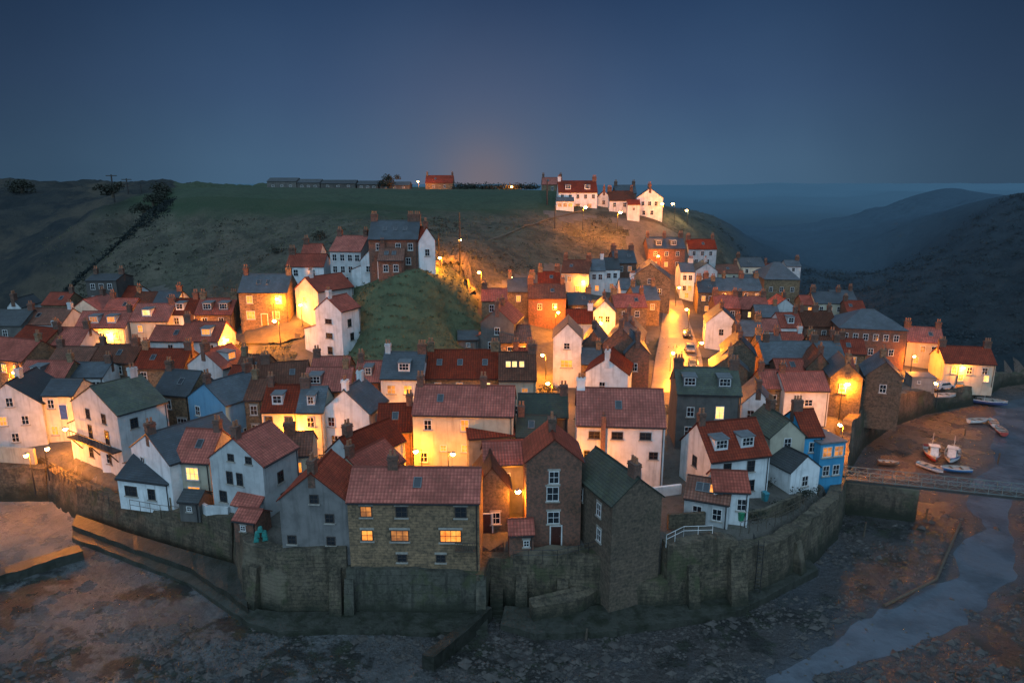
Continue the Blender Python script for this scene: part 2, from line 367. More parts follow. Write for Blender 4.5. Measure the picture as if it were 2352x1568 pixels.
    if win is None:
        faces=[('F',1.0)]+[(q,.6) for q in sides]
        for fc,den in faces:
            f2=fmap[fc]; Lf=HL[f2][0]
            nn=max(1,int(Lf*den/2.4)); z=h-1.05
            while z>.7:
                for i in range(nn):
                    if RND.random()<.12: continue
                    put(f2,(i+.5)/nn+RND.uniform(-.04,.04),z,ww,wh,RND.choice('*+~*') if RND.random()<lit else '')
                z-=2.6
    elif win:
        for grp in win.split('|'):
            hd,us=grp.split(':'); fc=fmap[hd[0]]; hd=hd[1:]
            W_,H_=ww,wh
            if '@' in hd:
                hd,s_=hd.split('@'); W_,H_=[float(q) for q in s_.split('x')]
            for u in us.split(','):
                st=''
                if u[-1] in'*+~': st=u[-1]; u=u[:-1]
                put(fc,float(u),float(hd),W_,H_,st)
    if door:
        for dd in door.split('|'):
            fc=fmap[dd[0]]; zz=0.0
            u=dd[1:]
            if '@' in u: u,zz=u.split('@')
            Lf,(fx,fy),rz=HL[fc]; off=(float(u)-.5)*Lf
            loc=(fx+math.cos(rz)*off,fy+math.sin(rz)*off,float(zz)+.02)
            do=link('door',door_mesh(doorc),root,loc,rz); link('door_frame',doorframe(),do); link('handle',knob(),do)
    def slope(face):
        if face=='F': return -S/2,r/(yr+S/2),0,yr+S/2
        return -S/2,r/(S/2-yr),math.pi,S/2-yr
    for spec,kind in((sky,'s'),(dorm,'d')):
        if not spec: continue
        for part in spec.split('|'):
            fc=fmap[part[0]]; y0,m_,rz,run=slope(fc)
            for u in part[1:].split(','):
                st=''
                if u[-1] in'*+~': st=u[-1]; u=u[:-1]
                x=(float(u)-.5)*L
                gm={'':'glass','*':'lit','+':'litw','~':'litd'}[st]
                if kind=='s':
                    yy=y0+run*.52; zz=h+m_*run*.52+t+.005
                    mt=Matrix.Rotation(rz,4,'Z')@Matrix.Translation((x,yy,zz))@Matrix.Rotation(math.atan(m_),4,'X')
                    so=link('skylight',sky_frame(),root,mat4=mt); link('pane',sky_pane(gm),so)
                else:
                    dw,dh=min(1.6,L*.3),1.25
                    ya=y0+run*.22; za=h+m_*run*.22+t; zt=za+dh; yb=min(y0+(zt-h-t)/m_,y0+run)
                    mt=Matrix.Rotation(rz,4,'Z')@Matrix.Translation((x,ya,za))
                    db=MB(); ln=yb-ya
                    db.box(-dw/2,dw/2,0,ln,-.2,dh)
                    do=db.build('dormer',WALL['white'] if wall in('white','cream') else M['lead'],root); do.matrix_local=mt
                    r2=MB(); r2.hexa([(-dw/2-.12,-.15,dh+.005),(dw/2+.12,-.15,dh+.005),(dw/2+.12,ln+.2,dh+.005),(-dw/2-.12,ln+.2,dh+.005),(-dw/2-.12,-.15,dh+.1),(dw/2+.12,-.15,dh+.1),(dw/2+.12,ln+.2,dh+.22),(-dw/2-.12,ln+.2,dh+.22)])
                    r2.build('dormer_roof',M['lead'],do)
                    link('window_frame',win_frame(round(dw-.2,2),1.0,'wframe',0),do,(0,-.005,dh/2+.08)); link('pane',win_pane(round(dw-.2,2),1.0,gm),do,(0,-.008,dh/2+.08))
    return root,c,L,S,de
# ------------------------------------------------------------------ the houses, front row first
stone_long=H('long sandstone house on the sea wall with three lit windows and wide red pantile roof',797,1100,1152,6.5,-1,5.6,2.1,'p','stone','red',fd=1.0,win='F5.5:.14~,.41,.86|F3.1:.14*|F3.1@1.7x1.15:.39~|F3.1@2.0x1.25:.78*|F.8@.9x.8:.4,.7',chim='.3',wh=1.1,ww=1.1,fr='dframe',sky='')
H('grey rendered gable house joined to left end of the long sandstone house',640,797,1150,5.4,-4,5.6,2.7,'g','grey','red',win='F5.6:.52|F3.7:.73|F1.4:.15,.73',chim='0',wh=.9,ww=.85,fr='dframe')
H('tall narrow red brick house with gable front and white window lintels above the sea wall',1209,1337,1060,8.8,2,5.5,2.2,'g','brick','red',win='F7.2:.5|F5.5@1.2x1.5:.48|F3.0@1.2x1.3:.5',ww=1.0,chim='.5',door='F.55',doorc='reddoor')
H('tall stone house with mossy green roof rising straight from the foreshore',1408,1522,1150,6.9,22,8,2.2,'g','dstone','green',fd=4.4,win='L5.4:.25,.7|L2.9:.72',chim='.05',ww=.8)
bigwhite=H('big white house with broad red roof and a red flue pipe on its front',1325,1528,977,7.4,-4,7,3.2,'p','white','red',win='F6.2@1.3x.9:.2,.46,.78|F3.9@.7x.9:.12|F3.9@1.0x.9:.88|F1.5:.3,.7',fr='dframe',chim='0',sky='F.48')
H('dark rendered house with mossy roof, two dormers and one large lit window',1556,1703,905,7.6,-5,6.5,2.5,'p','dark','green',win='F5.2@1.1x1.7:.68+|F5.2:.22|F2.6:.2,.6',dorm='F.2,.75',chim='0,1')
H('white house with two dormers in its red roof behind the seaward garden',1634,1770,1051,4.8,15,6.5,3.1,'p','white','red',win='F3.7:.28,.68|F1.4:.25,.7|L3.5:.5',dorm='F.22,.66',chim='0',fr='dframe',door='F.48')
H('cream gable house with moss dark roof left of the bright blue house',1770,1850,1003,5.4,8,6,2.0,'g','cream','green',win='F4.6:.5',chim='.8')
H('blue house with red roof behind the blue bay building at the bridge end',1846,1892,1001,5.6,5,6,2.3,'p','sea','red',win='F4.2:.5|F1.6:.4')
H('bright blue flat roofed building with glazed upper room beside the footbridge',1886,1944,1018,5.2,14,4.5,.0,'p','sea','slate',win='F4.2@1.3x1.3:.27~,.73~|F1.8:.3,.7|R4.2@1.2x1.3:.5|L4.2:.5',fd=4)
H('small white garage with black roof in front of the blue house',1818,1884,1078,2.9,22,5,1.6,'g','white','dslate',win='F1.5:.5',name='garage',cat='garage')
H('low white outhouse with two glowing skylights in its patched brown roof',1572,1674,1150,2.6,-22,4.6,1.4,'p','white','brown',win='F1.3:.3,.75',sky='F.3,.45,.6*,.75*',name='outhouse',cat='outhouse')
H('red roofed white cottage end behind the low outhouse with glowing skylights',1640,1722,1128,3.6,-6,4,1.3,'p','white','red',win='F2.2:.8')
H('dark stone gable store with brown tiles left of the tall brick house',1090,1170,1122,4.8,4,6,2.2,'g','dstone','brown',win='F1.6:.6',door='F.35',chim='')
H('low house with plain red roof behind the dark stone gable store',1112,1212,1066,5.6,6,4.4,1.7,'p','grey','red',win='F4:.5')
gab=H('white gable house with red roof and small tiled porch above the harbour wall',480,602,1060,6.2,-20,5.6,2.5,'g','white','red',fd=1,win='F6.6@.8x.8:.42,.75|F4.3@.8x1.4:.36,.55|F2.0:.2|R4:.45|R1.5:.5',chim='0',fr='dframe')
H('cream house with brightly lit stacked bay windows and red roof',398,480,1060,4.9,-8,6,2.6,'p','cream','red',fd=1,win='F3.5@1.5x1.5:.5+|F1.3@1.5x1.4:.5*',chim='1')
H('low white waterside cottage with lean slate roof and dark bay window',268,386,1104,2.9,-14,4.6,2.2,'p','white','slate',fd=.8,win='F1.5@1.6x1.2:.25|F1.4:.65',fr='dframe',k=.6,chim='')
H('white gabled house with long blue slate roof and white chimney near the harbour',299,387,1046,5.2,-36,9,2.5,'g','white','slate',win='F4:.3|R3:.5',chim='0')
H('flat roofed white annex between the balcony house and the slate roofed gable',228,312,1028,3.3,-10,4,0.,'p','white','slate',fd=1,win='F1.8:.25',name='annex',cat='building')
balc=H('tall white house with iron balcony and mossy dark roof on the harbour corner',163,267,937,8.0,-32,6.2,2.7,'g','white','green',win='F7.0:.35,.7|F4.6@.9x1.9:.35,.72|F1.8:.3,.7|R6.5:.3|R3.6:.6',fr='dframe',chim='.9')
H('white gable end house at left edge of the picture above the harbour path',-50,96,930,6.2,10,8,3,'g','white','dslate',win='F4:.35*,.7|F1.6:.5|F6.6:.5',chim='.4')
H('yellow cream house with blue upstairs door and timber landing',96,168,908,6.6,0,5,1.5,'p','cream','slate',win='F5.4:.25|F1.6:.25*',door='F.62@3.2',doorc='bluedoor')
H('brown stone house with slate roof left of the pale blue gable',352,432,906,6.2,-14,6,2.5,'p','stone','slate',win='F4.8:.4|F2.4@1.5x1.2:.75|R4:.5',chim='0',sky='F.6')
H('pale blue gable house with slate roof in the middle of the left cluster',430,516,921,6.4,-30,7,2.3,'g','blue','slate',win='F4.8:.25|R4:.5~|R2:.4',chim='0,1')
H('narrow stone house right of the pale blue gable',561,601,918,6,-2,6,2,'p','stone','brown',win='F4.6:.5|F2:.5',chim='0')
H('cream house with red roof and dormer above the glowing alley',600,682,945,5.6,0,6,2.5,'p','cream','red',win='F4.3:.2|F4.3:.75|F1.6:.5*',dorm='F.42',fr='dframe')
H('cream house with slate roof and dormer beside the white gable',682,742,946,5.6,0,5.5,2.4,'p','cream','slate',win='F4.3:.5|F1.6:.5*',dorm='F.5',chim='0')
H('white gable house with white chimney in the middle of the lower village',738,847,946,5.6,-12,5.8,2.8,'g','white','slate',win='F4.2:.2|F1.8:.25,.7|R4:.5',chim='0,.9')
H('small brick house with steep red roof and one skylight right of the white gable',866,946,990,4.4,3,5.6,2.5,'p','brick','red',win='F3.2:.45|F1.2:.6',sky='F.5',chim='1')
H('broad cream house with red roof over the brightest courtyard',947,1178,953,6.8,-3,6.6,2.6,'p','cream','red',win='F5.5:.15|F5.5@1.0x1.5:.52*|F2.6@.8x.8:.3*|F2.6@.9x1.0:.52*|F1.4:.1',chim='0,.7')
H('grey house with slanting red roof against the broad cream house',1076,1182,1003,4.4,12,4,1.2,'p','grey','red',win='F3:.6')
H('dark house with mossy roof, the rear one of two beside the broad cream house',1190,1304,957,5.4,-2,5.6,2.0,'p','dark','green',win='F4.2:.4',chim='1')
H('dark house with mossy roof, the front one of two beside the broad cream house',1186,1276,1003,4.4,-4,4.8,1.8,'p','dark','green',win='F3:.3')
H('white house with red roof running back from the alley, left of the courtyard',748,818,1048,4.8,-34,7.5,2.1,'g','white','red',win='F3:.4|R3:.3,.7',chim='.1')
H('small cream house with brown tiles beside the glowing alley',650,714,1046,4.2,8,5,1.8,'p','cream','brown',win='F2.8:.5*')
H('low red roofed house right behind the grey rendered gable',752,846,1090,4.0,-28,6,1.9,'g','cream','red',win='F2.5:.5|R2.5:.3',chim='0')
H('small red roofed yard shed left of the tall brick house',1170,1226,1226,2.2,4,2.4,.9,'p','brick','red',fd=.5,win='F1.2@.6x.7:.7',name='shed',cat='shed')
H('dark felt roofed garden shed in the yard left of the white gable house',410,456,1152,1.9,-8,2.4,.7,'p','dark','dslate',fd=.4,win='F1.1@.6x.6:.5',name='shed',cat='shed')
H('red hut beside the lobster pots on the bastion',536,588,1196,2.0,-14,2.4,.7,'p','brick','red',fd=.4,win='F1.2@.6x.6:.4',name='hut',cat='hut')
# middle rows
H('long stone house with red roof and a row of skylights',977,1143,868,6,0,7.5,3.1,'p','stone','red',win='F4.7@1.0x1.3:.17~,.47~,.85+',sky='F.18,.47,.82',chim='0,1')
H('white house with three glowing skylights in its brown red roof',1146,1231,872,6.4,0,7,3.0,'p','cream','brown',win='F4.6:.22+,.7~|F2:.5',sky='F.25+,.42+,.62+',chim='1')
H('cream white house with slate roof and one white dormer',874,969,869,6.4,-3,6.5,2.9,'p','white','slate',win='F4.8@1.2x1.3:.25~,.65*|F2:.5*',dorm='F.55',chim='0,1')
H('small brick house with red roof and dormer left of the slate roofed dormer house',815,874,876,5.4,0,5.4,2.2,'p','brick','red',win='F4:.5',dorm='F.5',chim='0')
H('house with red roof and dormer behind the white gable with white chimney',695,802,897,5.2,0,6,2.4,'p','stone','red',win='F4:.3',dorm='F.25',chim='.9')
H('house with plain red roof at foot of the tall white hillside house',712,797,862,4.6,2,6,2.0,'p','stone','red',win='F3.5:.5*')
H('house with wide mossy brown roof below the lit stone house, right one of a pair',598,706,886,5,12,7,2.5,'p','stone','brown',win='F4:.3,.7*')
H('house with wide mossy brown roof below the lit stone house, left one of a pair',534,600,868,5,-4,7,2.5,'p','stone','brown',win='F4:.5~',chim='0')
H('white gable house with red roof and small lit dormer below the glowing lane',430,510,842,5,-22,5.6,2.3,'g','white','red',win='F3.6:.5|F1.4:.5~',dorm='R.5*')
H('white house with red roof and brightly lit right gable beside the glowing lane',408,502,783,5.4,-2,6.4,2.5,'p','white','red',win='F4.2:.3,.8|F1.8:.4',dorm='F.66*',chim='0')
H('low white house with red roof left of the brightly lit gable',342,438,783,4.8,-6,5,2.0,'p','white','red',win='F3.6:.5|F1.4:.7',chim='1')
H('red roofed house with one very bright rooflight on the left lane',298,386,737,5.4,0,6.5,2.5,'p','cream','red',win='F4:.25*,.7*|F1.5:.4',dorm='F.4+',chim='1')
H('white fronted house with red roof and small dormer right of the bright rooflight house',386,446,722,5.2,0,6.5,2.3,'p','white','red',win='F4:.3,.7|F1.6:.5',dorm='F.4',chim='.9')
H('stone house with red roof and two dormers left of the lit stone house',448,532,722,5,2,6.5,2.3,'p','stone','red',win='F3.8:.25,.7|F1.4:.5~',dorm='F.3,.75',chim='0,1')
H('white house with lit dormers and door by the left street lamp',172,287,752,5.2,0,6,2.3,'p','white','red',win='F3.8:.18*,.5+,.8*|F1.4:.25,.75*',dorm='F.35~,.7*',door='F.5',chim='1')
H('cream gable house behind the lamp lit house at far left',156,234,717,5,-4,7,2.4,'g','cream','red',win='F4:.35,.65|F1.6:.5',chim='.9')
H('dark grey three storey house with white windows under the left hillside',196,266,645,8,2,7,.9,'p','dark','dslate',win='F6.8:.22,.5,.78|F4.2:.22,.5,.78|F1.6:.25,.75',chim='0,1')
H('little white house with red roof below the dark three storey house',256,307,682,3.6,-8,6,1.8,'p','white','red',win='F2.4:.4',)
H('lamp lit sandstone house with slate roof and four tall windows',547,659,671,6.0,0,6.5,2.7,'p','stone','slate',win='F4.7@1.1x1.4:.22*,.82+|F1.9@1.5x1.5:.22*|F1.9@1.3x1.4:.74*',sky='F.36,.56',chim='0,1',door='F.5')
H('white house with red roof beside the lamp lit sandstone house, gable glowing',677,729,667,6,-36,8,2.2,'g','white','red',win='F4.4@.8x.8:.4*|R4:.3,.6|R1.8:.4',chim='.1')
H('tall slim white house with red roof at the foot of the grassy knoll',723,783,713,8.2,-24,5,2.0,'g','white','red',win='F6.4@1.3x.8:.5|F4.0@1.3x.9:.5|F1.5:.5|R6:.4|R3.6:.5',fr='dframe')
H('small white house with red roof, lowest of the hillside terrace',657,743,612,4.6,0,6,2.0,'p','white','red',win='F3.4:.25,.7|F1.2:.4',chim='0')
H('tiny white house with red roof, highest left on the hillside terrace',692,734,584,4,0,5,1.8,'p','white','red',win='F2.8:.5',chim='0')
H('tall white house with red roof and many windows on the hillside terrace',757,828,577,6.6,-12,7.5,2.5,'p','white','red',win='F5.4:.15,.4,.65,.88|F3.2:.15,.4,.65|F1.2:.2,.5,.8|R4:.5',chim='0,1')
H('low white gable cottage with brown roof in front of the hillside terrace',828,870,598,4.2,-14,6,1.8,'g','white','brown',win='F2.6@1.6x1.2:.5',chim='')
H('cottage with wide brown roof and two skylights below the brick hillside house',868,926,598,4,2,6,1.9,'p','brick','brown',win='F2.6:.3,.7',sky='F.3,.6')
H('dark brick house with slate roof and big chimneys crowning the hillside terrace',846,959,549,6,0,8,3.0,'p','brick','slate',win='F4.6:.2,.6,.85|F2:.4,.8',sky='F.3,.52,.72',chim='0,.85,1')
H('white house with red roof at right end of the hillside terrace',962,999,552,6.2,26,8,2.2,'g','white','red',win='F4:.5',)
# left edge
H('white house with red roof left of the lamp lit street',97,183,792,4.6,-4,6,2.3,'p','white','red',win='F3.4:.4*,.75~|F1.3:.6',chim='0,1')
H('stone house with red roof, upper of two at the left edge',20,96,792,4.8,-18,7,2.3,'p','stone','red',win='F3.6:.3*,.7*|F1.3:.5*',chim='1')
H('stone house with red roof, lower of two at the left edge',-60,50,824,5,-18,7,2.5,'p','stone','red',win='F3.6:.6*,.85*|F1.3:.7*',chim='1')
H('dark house with brown roof and white right gable at far left',50,140,745,4.6,-6,7,2.4,'p','white','brown',win='F3.4:.3,.7',chim='1')
H('small white gable house far left below the ravine',16,48,706,4,5,7,1.6,'g','white','dslate',win='F2.5:.5',chim='0')
H('dark roofed house at far left behind the red roofs',-30,48,748,5,0,8,2.2,'p','dark','dslate',win='F3.6:.5',chim='1')
H('white fronted house with a wide row of dormer windows at left',150,236,866,4.6,0,5.6,1.5,'p','white','slate',win='F3.4@1.3x1.1:.2,.45,.7,.9',chim='1')
H('house with brown roof and two chimneys behind the wide dormer house',196,304,832,4.8,-6,6,2.1,'p','dstone','brown',win='F3.6:.3,.7',chim='.1,.9')
H('house with red roof and tall chimney right of the balcony house roof',306,420,846,5,-2,6.5,2.2,'p','stone','red',win='F3.8:.2,.8',chim='0,1',sky='F.3')
H('house with red roof at left, above the yellow cream house',34,144,874,5,-2,6,2.2,'p','stone','red',win='F3.8:.3~,.6*',chim='1',dorm='F.4')
H('house with dark brown roof between the left lane and the red roofs',108,200,836,4.6,-3,6,2.0,'p','dstone','brown',win='F3:.5~',chim='0')
# right of the knoll
H('dark grey gable house with red roof right of the grassy knoll',1104,1180,742,7,-12,8,2.5,'g','dark','red',win='F5.6:.5|F3:.3|R5:.2,.5,.8|R2.5:.3,.7',chim='0,.5')
H('house with red roof directly behind the dark grey gable',1106,1164,691,5,0,6,1.8,'p','stone','red',win='F3.6:.4',chim='0')
H('house with slate roof lit by the lane lamp behind the dark grey gable',1166,1228,670,5,0,7,2.2,'p','stone','slate',win='F3.6:.4*',chim='0,1')
H('dark brick house with brown roof left of the middle lane lamp',1214,1300,686,6,0,8,2.3,'p','brick','brown',win='F4.4:.3,.7',chim='0,1')
H('slim tall white house with slate roof and one large lit window',1271,1336,776,8.2,-5,7.5,2.2,'g','white','slate',win='F6.9@1.0x1.0:.48|F4.0@1.9x1.3:.48*',chim='')
H('white gable house with red roof in front of the brick rows',1345,1442,857,5,-15,7,2.2,'g','white','red',win='F3:.4',chim='0')
H('brick house with slate roof and tall chimneys beside the main street',1384,1466,792,7,-16,12,2.8,'g','brick','slate',win='F5.4:.3|R5.6:.2,.5,.8|R2.6:.15,.4*,.7',chim='0,.5,1',sky='R.3,.6')
H('brick house with slate roof behind the slim tall white house',1338,1386,792,6.4,-10,9,2.2,'g','brick','slate',win='F5:.5',chim='.3')
H('brick house with slate roof at the street corner, front of the row',1436,1492,812,6.2,-4,10,2.2,'g','brick','slate',win='R4.8:.2,.5*,.8|R2:.3+,.7*|F4:.4',chim='0,.9')
H('small white gable house between lane and main street',1362,1414,717,5,-6,7,2.2,'g','white','slate',win='F3.6:.35,.65',chim='.5')
H('stone house with red roof right of the small white gable',1412,1486,706,5,4,6.5,2.2,'p','stone','red',win='F3.6:.3,.7',chim='0,1')
H('stone house with slate roof above the main street lamp',1460,1516,690,5.4,6,8,2.4,'p','stone','slate',win='F4:.3,.7~',chim='0,1')
H('cream house with its right end glowing beside the upper lane',1289,1352,627,5,-12,8,2.4,'p','cream','brown',win='F3.6:.3~|F1.5:.6*|R3:.5*',chim='0,1')
H('pale bluish house with tall windows right of the glowing cream house',1354,1390,622,5.6,-2,8,2.2,'p','white','slate',win='F4.2:.3,.7|F1.6:.5*',chim='1')
H('white house with dark roof in the upper lane row',1388,1424,619,5.4,0,8,2.2,'p','white','dslate',win='F4:.3,.7|F1.5:.5~',chim='1')
H('dark brick house with chimneys at the end of the upper lane row',1412,1462,604,6.2,4,8,2.6,'p','brick','slate',win='F4.8:.3,.7~|F2:.5',chim='0,1')
H('large stone chapel like building with gable front above main street',1446,1540,641,7,-10,11,3.4,'g','stone','slate',win='F6.5:.5|F4.2:.25,.5,.75|F1.6:.3,.7|R4:.2,.4,.6,.8',name='hall',cat='building')
H('tall narrow white house at the head of the main street',1564,1596,625,7,-4,8,1.8,'p','white','slate',win='F5.6:.3,.7|F3:.3,.7*|F1.2:.5*',chim='1')
H('red brick house with three chimney stacks high on the right slope',1489,1574,571,6.2,0,8,2.6,'p','brick','slate',win='F4.8:.2,.5,.8|F2:.2~,.5*,.8',chim='0,.5,1',dorm='F.3,.7')
H('white house with red roof right of the brick house on the slope',1582,1646,572,5,-2,7,2.4,'p','white','red',win='F3.8:.2,.5,.8|F1.5:.3,.7',chim='0,1')
H('low white gable house below the white house on the slope',1598,1648,622,4.4,-6,8,2.0,'g','white','slate',win='F3:.4',chim='.3')
H('house with brown roof right of the low white gable house',1650,1702,628,4.6,0,8,2.0,'p','cream','brown',win='F3.4:.3,.7',chim='1')
H('pale house with grey roof farthest up the right valley',1702,1758,613,4.6,0,9,2.2,'p','cream','slate',win='F3.4:.25,.7',chim='0')
H('long stone terrace with slate roof and lit window, upper right village',1626,1752,668,5,0,8,2.6,'p','stone','slate',win='F3.8:.12,.3,.5,.7,.9~|F1.4:.2,.6',chim='0,.35,.7,1')
H('big stone hall with hipped slate roof at the right of the village',1756,1838,642,7.6,-8,15,3.6,'p','stone','slate',win='F5:.2,.5,.8|F2:.3,.7',hip=True,name='hall',cat='building')
H('red roofed house with one lit upstairs window below the slate terrace',1704,1768,710,5,0,7,2.2,'p','brick','red',win='F3.8:.3+,.7|F1.4:.5',chim='0,1')
H('small white house with red roof, left of the white dormer house',1747,1793,760,4.4,0,5.5,1.8,'p','white','red',win='F3.2:.3,.7',chim='0')
H('white house with red roof and dormer in the right middle row',1794,1844,752,5.4,0,6.5,2.3,'p','white','red',win='F4:.3,.7~|F1.5:.5',dorm='F.5',chim='1')
H('brick house with brown roof right of the white dormer house',1848,1924,750,5.4,0,7,2.5,'p','brick','brown',win='F4:.25,.6,.85|F1.6:.4*',chim='0,.5,1')
H('red gabled white house beneath the big stone hall',1778,1828,706,4.8,-5,7,2,'g','white','red',win='F3.2:.5',chim='.2')
H('cream lit house with slate roof left of the river hillside',1874,1942,697,5,-4,8,2.2,'p','cream','slate',win='F3.6:.2,.5*,.8|F1.4:.5',chim='0,1')
H('dark brick house with slate roof right of the cream lit house',1914,1968,690,4.4,-4,7,2,'p','brick','slate',win='F3:.5',chim='1')
H('white gable house beside the main street lamp',1622,1694,742,5.4,-12,8,2.5,'g','white','slate',win='F3.6:.5|L4:.3*,.6',chim='.3')
H('dark stone house with tall chimney stack above the parked cars',1660,1736,815,6.6,-14,7,2.5,'g','dstone','slate',win='F4.6:.5|L4:.3*,.7',chim='.05,.9')
H('dark stone house with slate roof at foot of the main street',1632,1718,850,5,-14,6,2.3,'g','dstone','slate',win='F3.4:.5|L3:.4*',chim='0')
H('wide house with blue slate roof and chimneys in the right village',1757,1946,836,4.8,-2,8,2.8,'p','brick','slate',win='F3.6:.1,.3,.7,.9',chim='.05,.7,1')
H('small red fronted house with two skylights before the wide slate roof',1786,1852,854,4.4,0,4.4,1.5,'p','brick','red',win='F3:.3,.7',sky='F.3,.6')
H('white house with plain red roof left of the quay lamp',1803,1906,897,5.2,0,5.6,2.0,'p','white','red',win='F3.4@1.2x1.0:.55|F1.4:.2',chim='0')
H('house with red roof behind the dark dormer house',1750,1806,892,4.6,-4,5.5,2.0,'p','stone','red',win='F3:.5',chim='0')
H('white gable house with slate roof right of the dark dormer house',1704,1776,930,5,-14,6.5,2.1,'g','white','slate',win='F3.6:.3')
H('dark stone gable house beside the quay lamp',1908,1982,868,6.2,-14,7,2.3,'g','dstone','slate',win='F4.6:.4~|R4:.3',chim='0')
H('dark stone house with slate roof at the beck corner',1988,2074,866,6.2,-20,7,2.3,'g','dstone','slate',win='F4.4:.5|R4:.3,.7',chim='.5')
H('stone house with brown roof left of the beck corner house',1852,1912,846,5.6,-14,7,2.3,'g','dstone','brown',win='F4:.5',chim='0')
H('large brick warehouse like house with hipped slate roof near the river',1928,2084,756,7.4,-14,11,2.8,'p','brick','slate',win='F5.8:.1,.25,.4,.55,.7,.85|F3:.2,.5,.8',hip=True,chim='')
H('cream riverside house with red roof and glowing left wall',2084,2168,786,5.2,-16,6.5,2.3,'p','cream','red',win='F3.8:.45~,.75|F1.5:.3*',chim='0,1')
H('low cream riverside house with lit ground floor windows, farthest right',2170,2288,835,3.9,-10,6.5,2.4,'p','cream','red',win='F2.6:.2*,.5,.8|F1.2:.35*,.85+',chim='0,1')
H('low flat roofed grey shed beside the slipway at the river',2096,2150,868,2.0,-10,3.4,0.,'p','grey','slate',fd=.8,win='F1.2@.6x.6:.3',name='shed',cat='shed')
# in-fill houses between the rows
H('slate roofed stone house between the white street gable and the brick row',1694,1752,772,5,-8,6.5,2.2,'p','dstone','slate',win='F3.8:.3,.7~',chim='0,1')
H('stone house with slate roof behind the small white house in the right row',1738,1792,728,4.6,-4,6,2,'p','stone','slate',win='F3.4:.3,.7',chim='1')
H('dark house with brown roof before the large brick warehouse',1862,1926,806,4.8,-8,6,2,'p','dstone','brown',win='F3.6:.4',chim='0,1')
H('stone house with slate roof lining the upper right of the main street',1604,1646,672,5.4,-8,8,2.2,'p','stone','slate',win='F4:.3*,.7|F1.6:.5*',chim='0,1')
H('brick house with red roof above the white street gable',1644,1700,708,5,-4,7,2.2,'p','brick','red',win='F3.8:.3,.7',chim='0,1')
H('brick house with red roof against the river hillside',1946,1990,716,4.6,-8,7,2,'p','brick','red',win='F3.4:.5~',chim='0')
H('low stone house with red roof between pale blue gable and mossy brown roofs',516,566,884,4.8,-4,6,2,'p','stone','red',win='F3.6:.5',chim='1')
H('stone house with brown roof stepping down the lane by the slim white house',1150,1222,786,5,6,7,2.2,'p','stone','brown',win='F3.6:.3,.7*',chim='0')
H('white house with red roof behind the slim tall white house',1300,1362,742,4.8,-4,6,2,'p','white','red',win='F3.4:.5~',chim='1')
H('red roofed stone house above the left lane bend',236,300,716,4.6,-4,6,2.1,'p','stone','red',win='F3.4:.3,.7*',chim='0')
H('dark timber shed tucked at foot of the knoll',1052,1098,780,2.2,4,4,1.1,'p','dark','dslate',win='F1.3@.7x.7:.5',name='shed',cat='shed')
H('stone house with slate roof right of the tall chimney stack house',1742,1796,802,4.6,-6,5.5,2,'p','stone','slate',win='F3.4:.3,.7',chim='0,1')
H('white cottage with red roof in front of the white dormer house',1800,1850,792,4.0,-4,5,1.8,'p','white','red',win='F3:.3*,.7',chim='1')
H('stone house with red roof in front of the brick warehouse, right of the brown roof',1934,1990,812,4.6,-12,6,2,'p','stone','red',win='F3.4:.5~',chim='0')
H('red roofed house high at left behind the cream gable',96,150,700,4.4,-4,6,2,'p','stone','red',win='F3.2:.3,.7~',chim='1')
H('brown roofed house behind the bright rooflight house',300,352,700,4.4,0,6,2,'p','stone','brown',win='F3.2:.5',chim='0')
H('small slate roofed house behind the white fronted dormer house',352,404,696,4.2,0,6,1.9,'p','white','slate',win='F3:.5*',chim='1')
H('stone house with red roof left of the upper lane row',1236,1286,652,5,-2,7,2.1,'p','stone','red',win='F3.6:.3,.7*',chim='0,1')
H('small slate roofed house below the upper lane row',1306,1360,700,4.2,2,6,1.9,'p','stone','slate',win='F3:.4',chim='1')
H('white house with slate roof between upper lane row and chapel like building',1426,1462,664,4.6,0,6,1.9,'p','white','slate',win='F3.2:.5~',chim='1')
H('low stone house with slate roof left of the big stone hall',1704,1756,650,4,-4,7,1.9,'p','dstone','slate',win='F2.8:.5',chim='0')
H('red roofed cottage on the slope right of the big stone hall',1842,1880,700,4,-6,6,1.8,'p','stone','red',win='F2.8:.5*',chim='1')
H('red roofed cottage beside the valley road above the slate terrace',1760,1800,622,4,-4,6,1.8,'p','white','red',win='F2.8:.3,.7*',chim='0')
H('small white cottage with slate roof, last on the valley road',1806,1840,612,3.6,-4,6,1.6,'p','white','slate',win='F2.6:.5',chim='1')
H('narrow stone house with red roof squeezed behind the white house with glowing skylights',1180,1224,838,5,2,5,2,'p','stone','red',win='F4:.5*',chim='0,1')
H('slate roofed cottage between the slim white house and the red roofed white gable',1336,1382,836,4.4,-4,5,1.9,'p','stone','slate',win='F3.2:.5~',chim='1')
H('white cottage with red roof above the quay lamp',1922,1964,850,4.2,-10,5,1.8,'p','white','red',win='F3:.5*',chim='0')
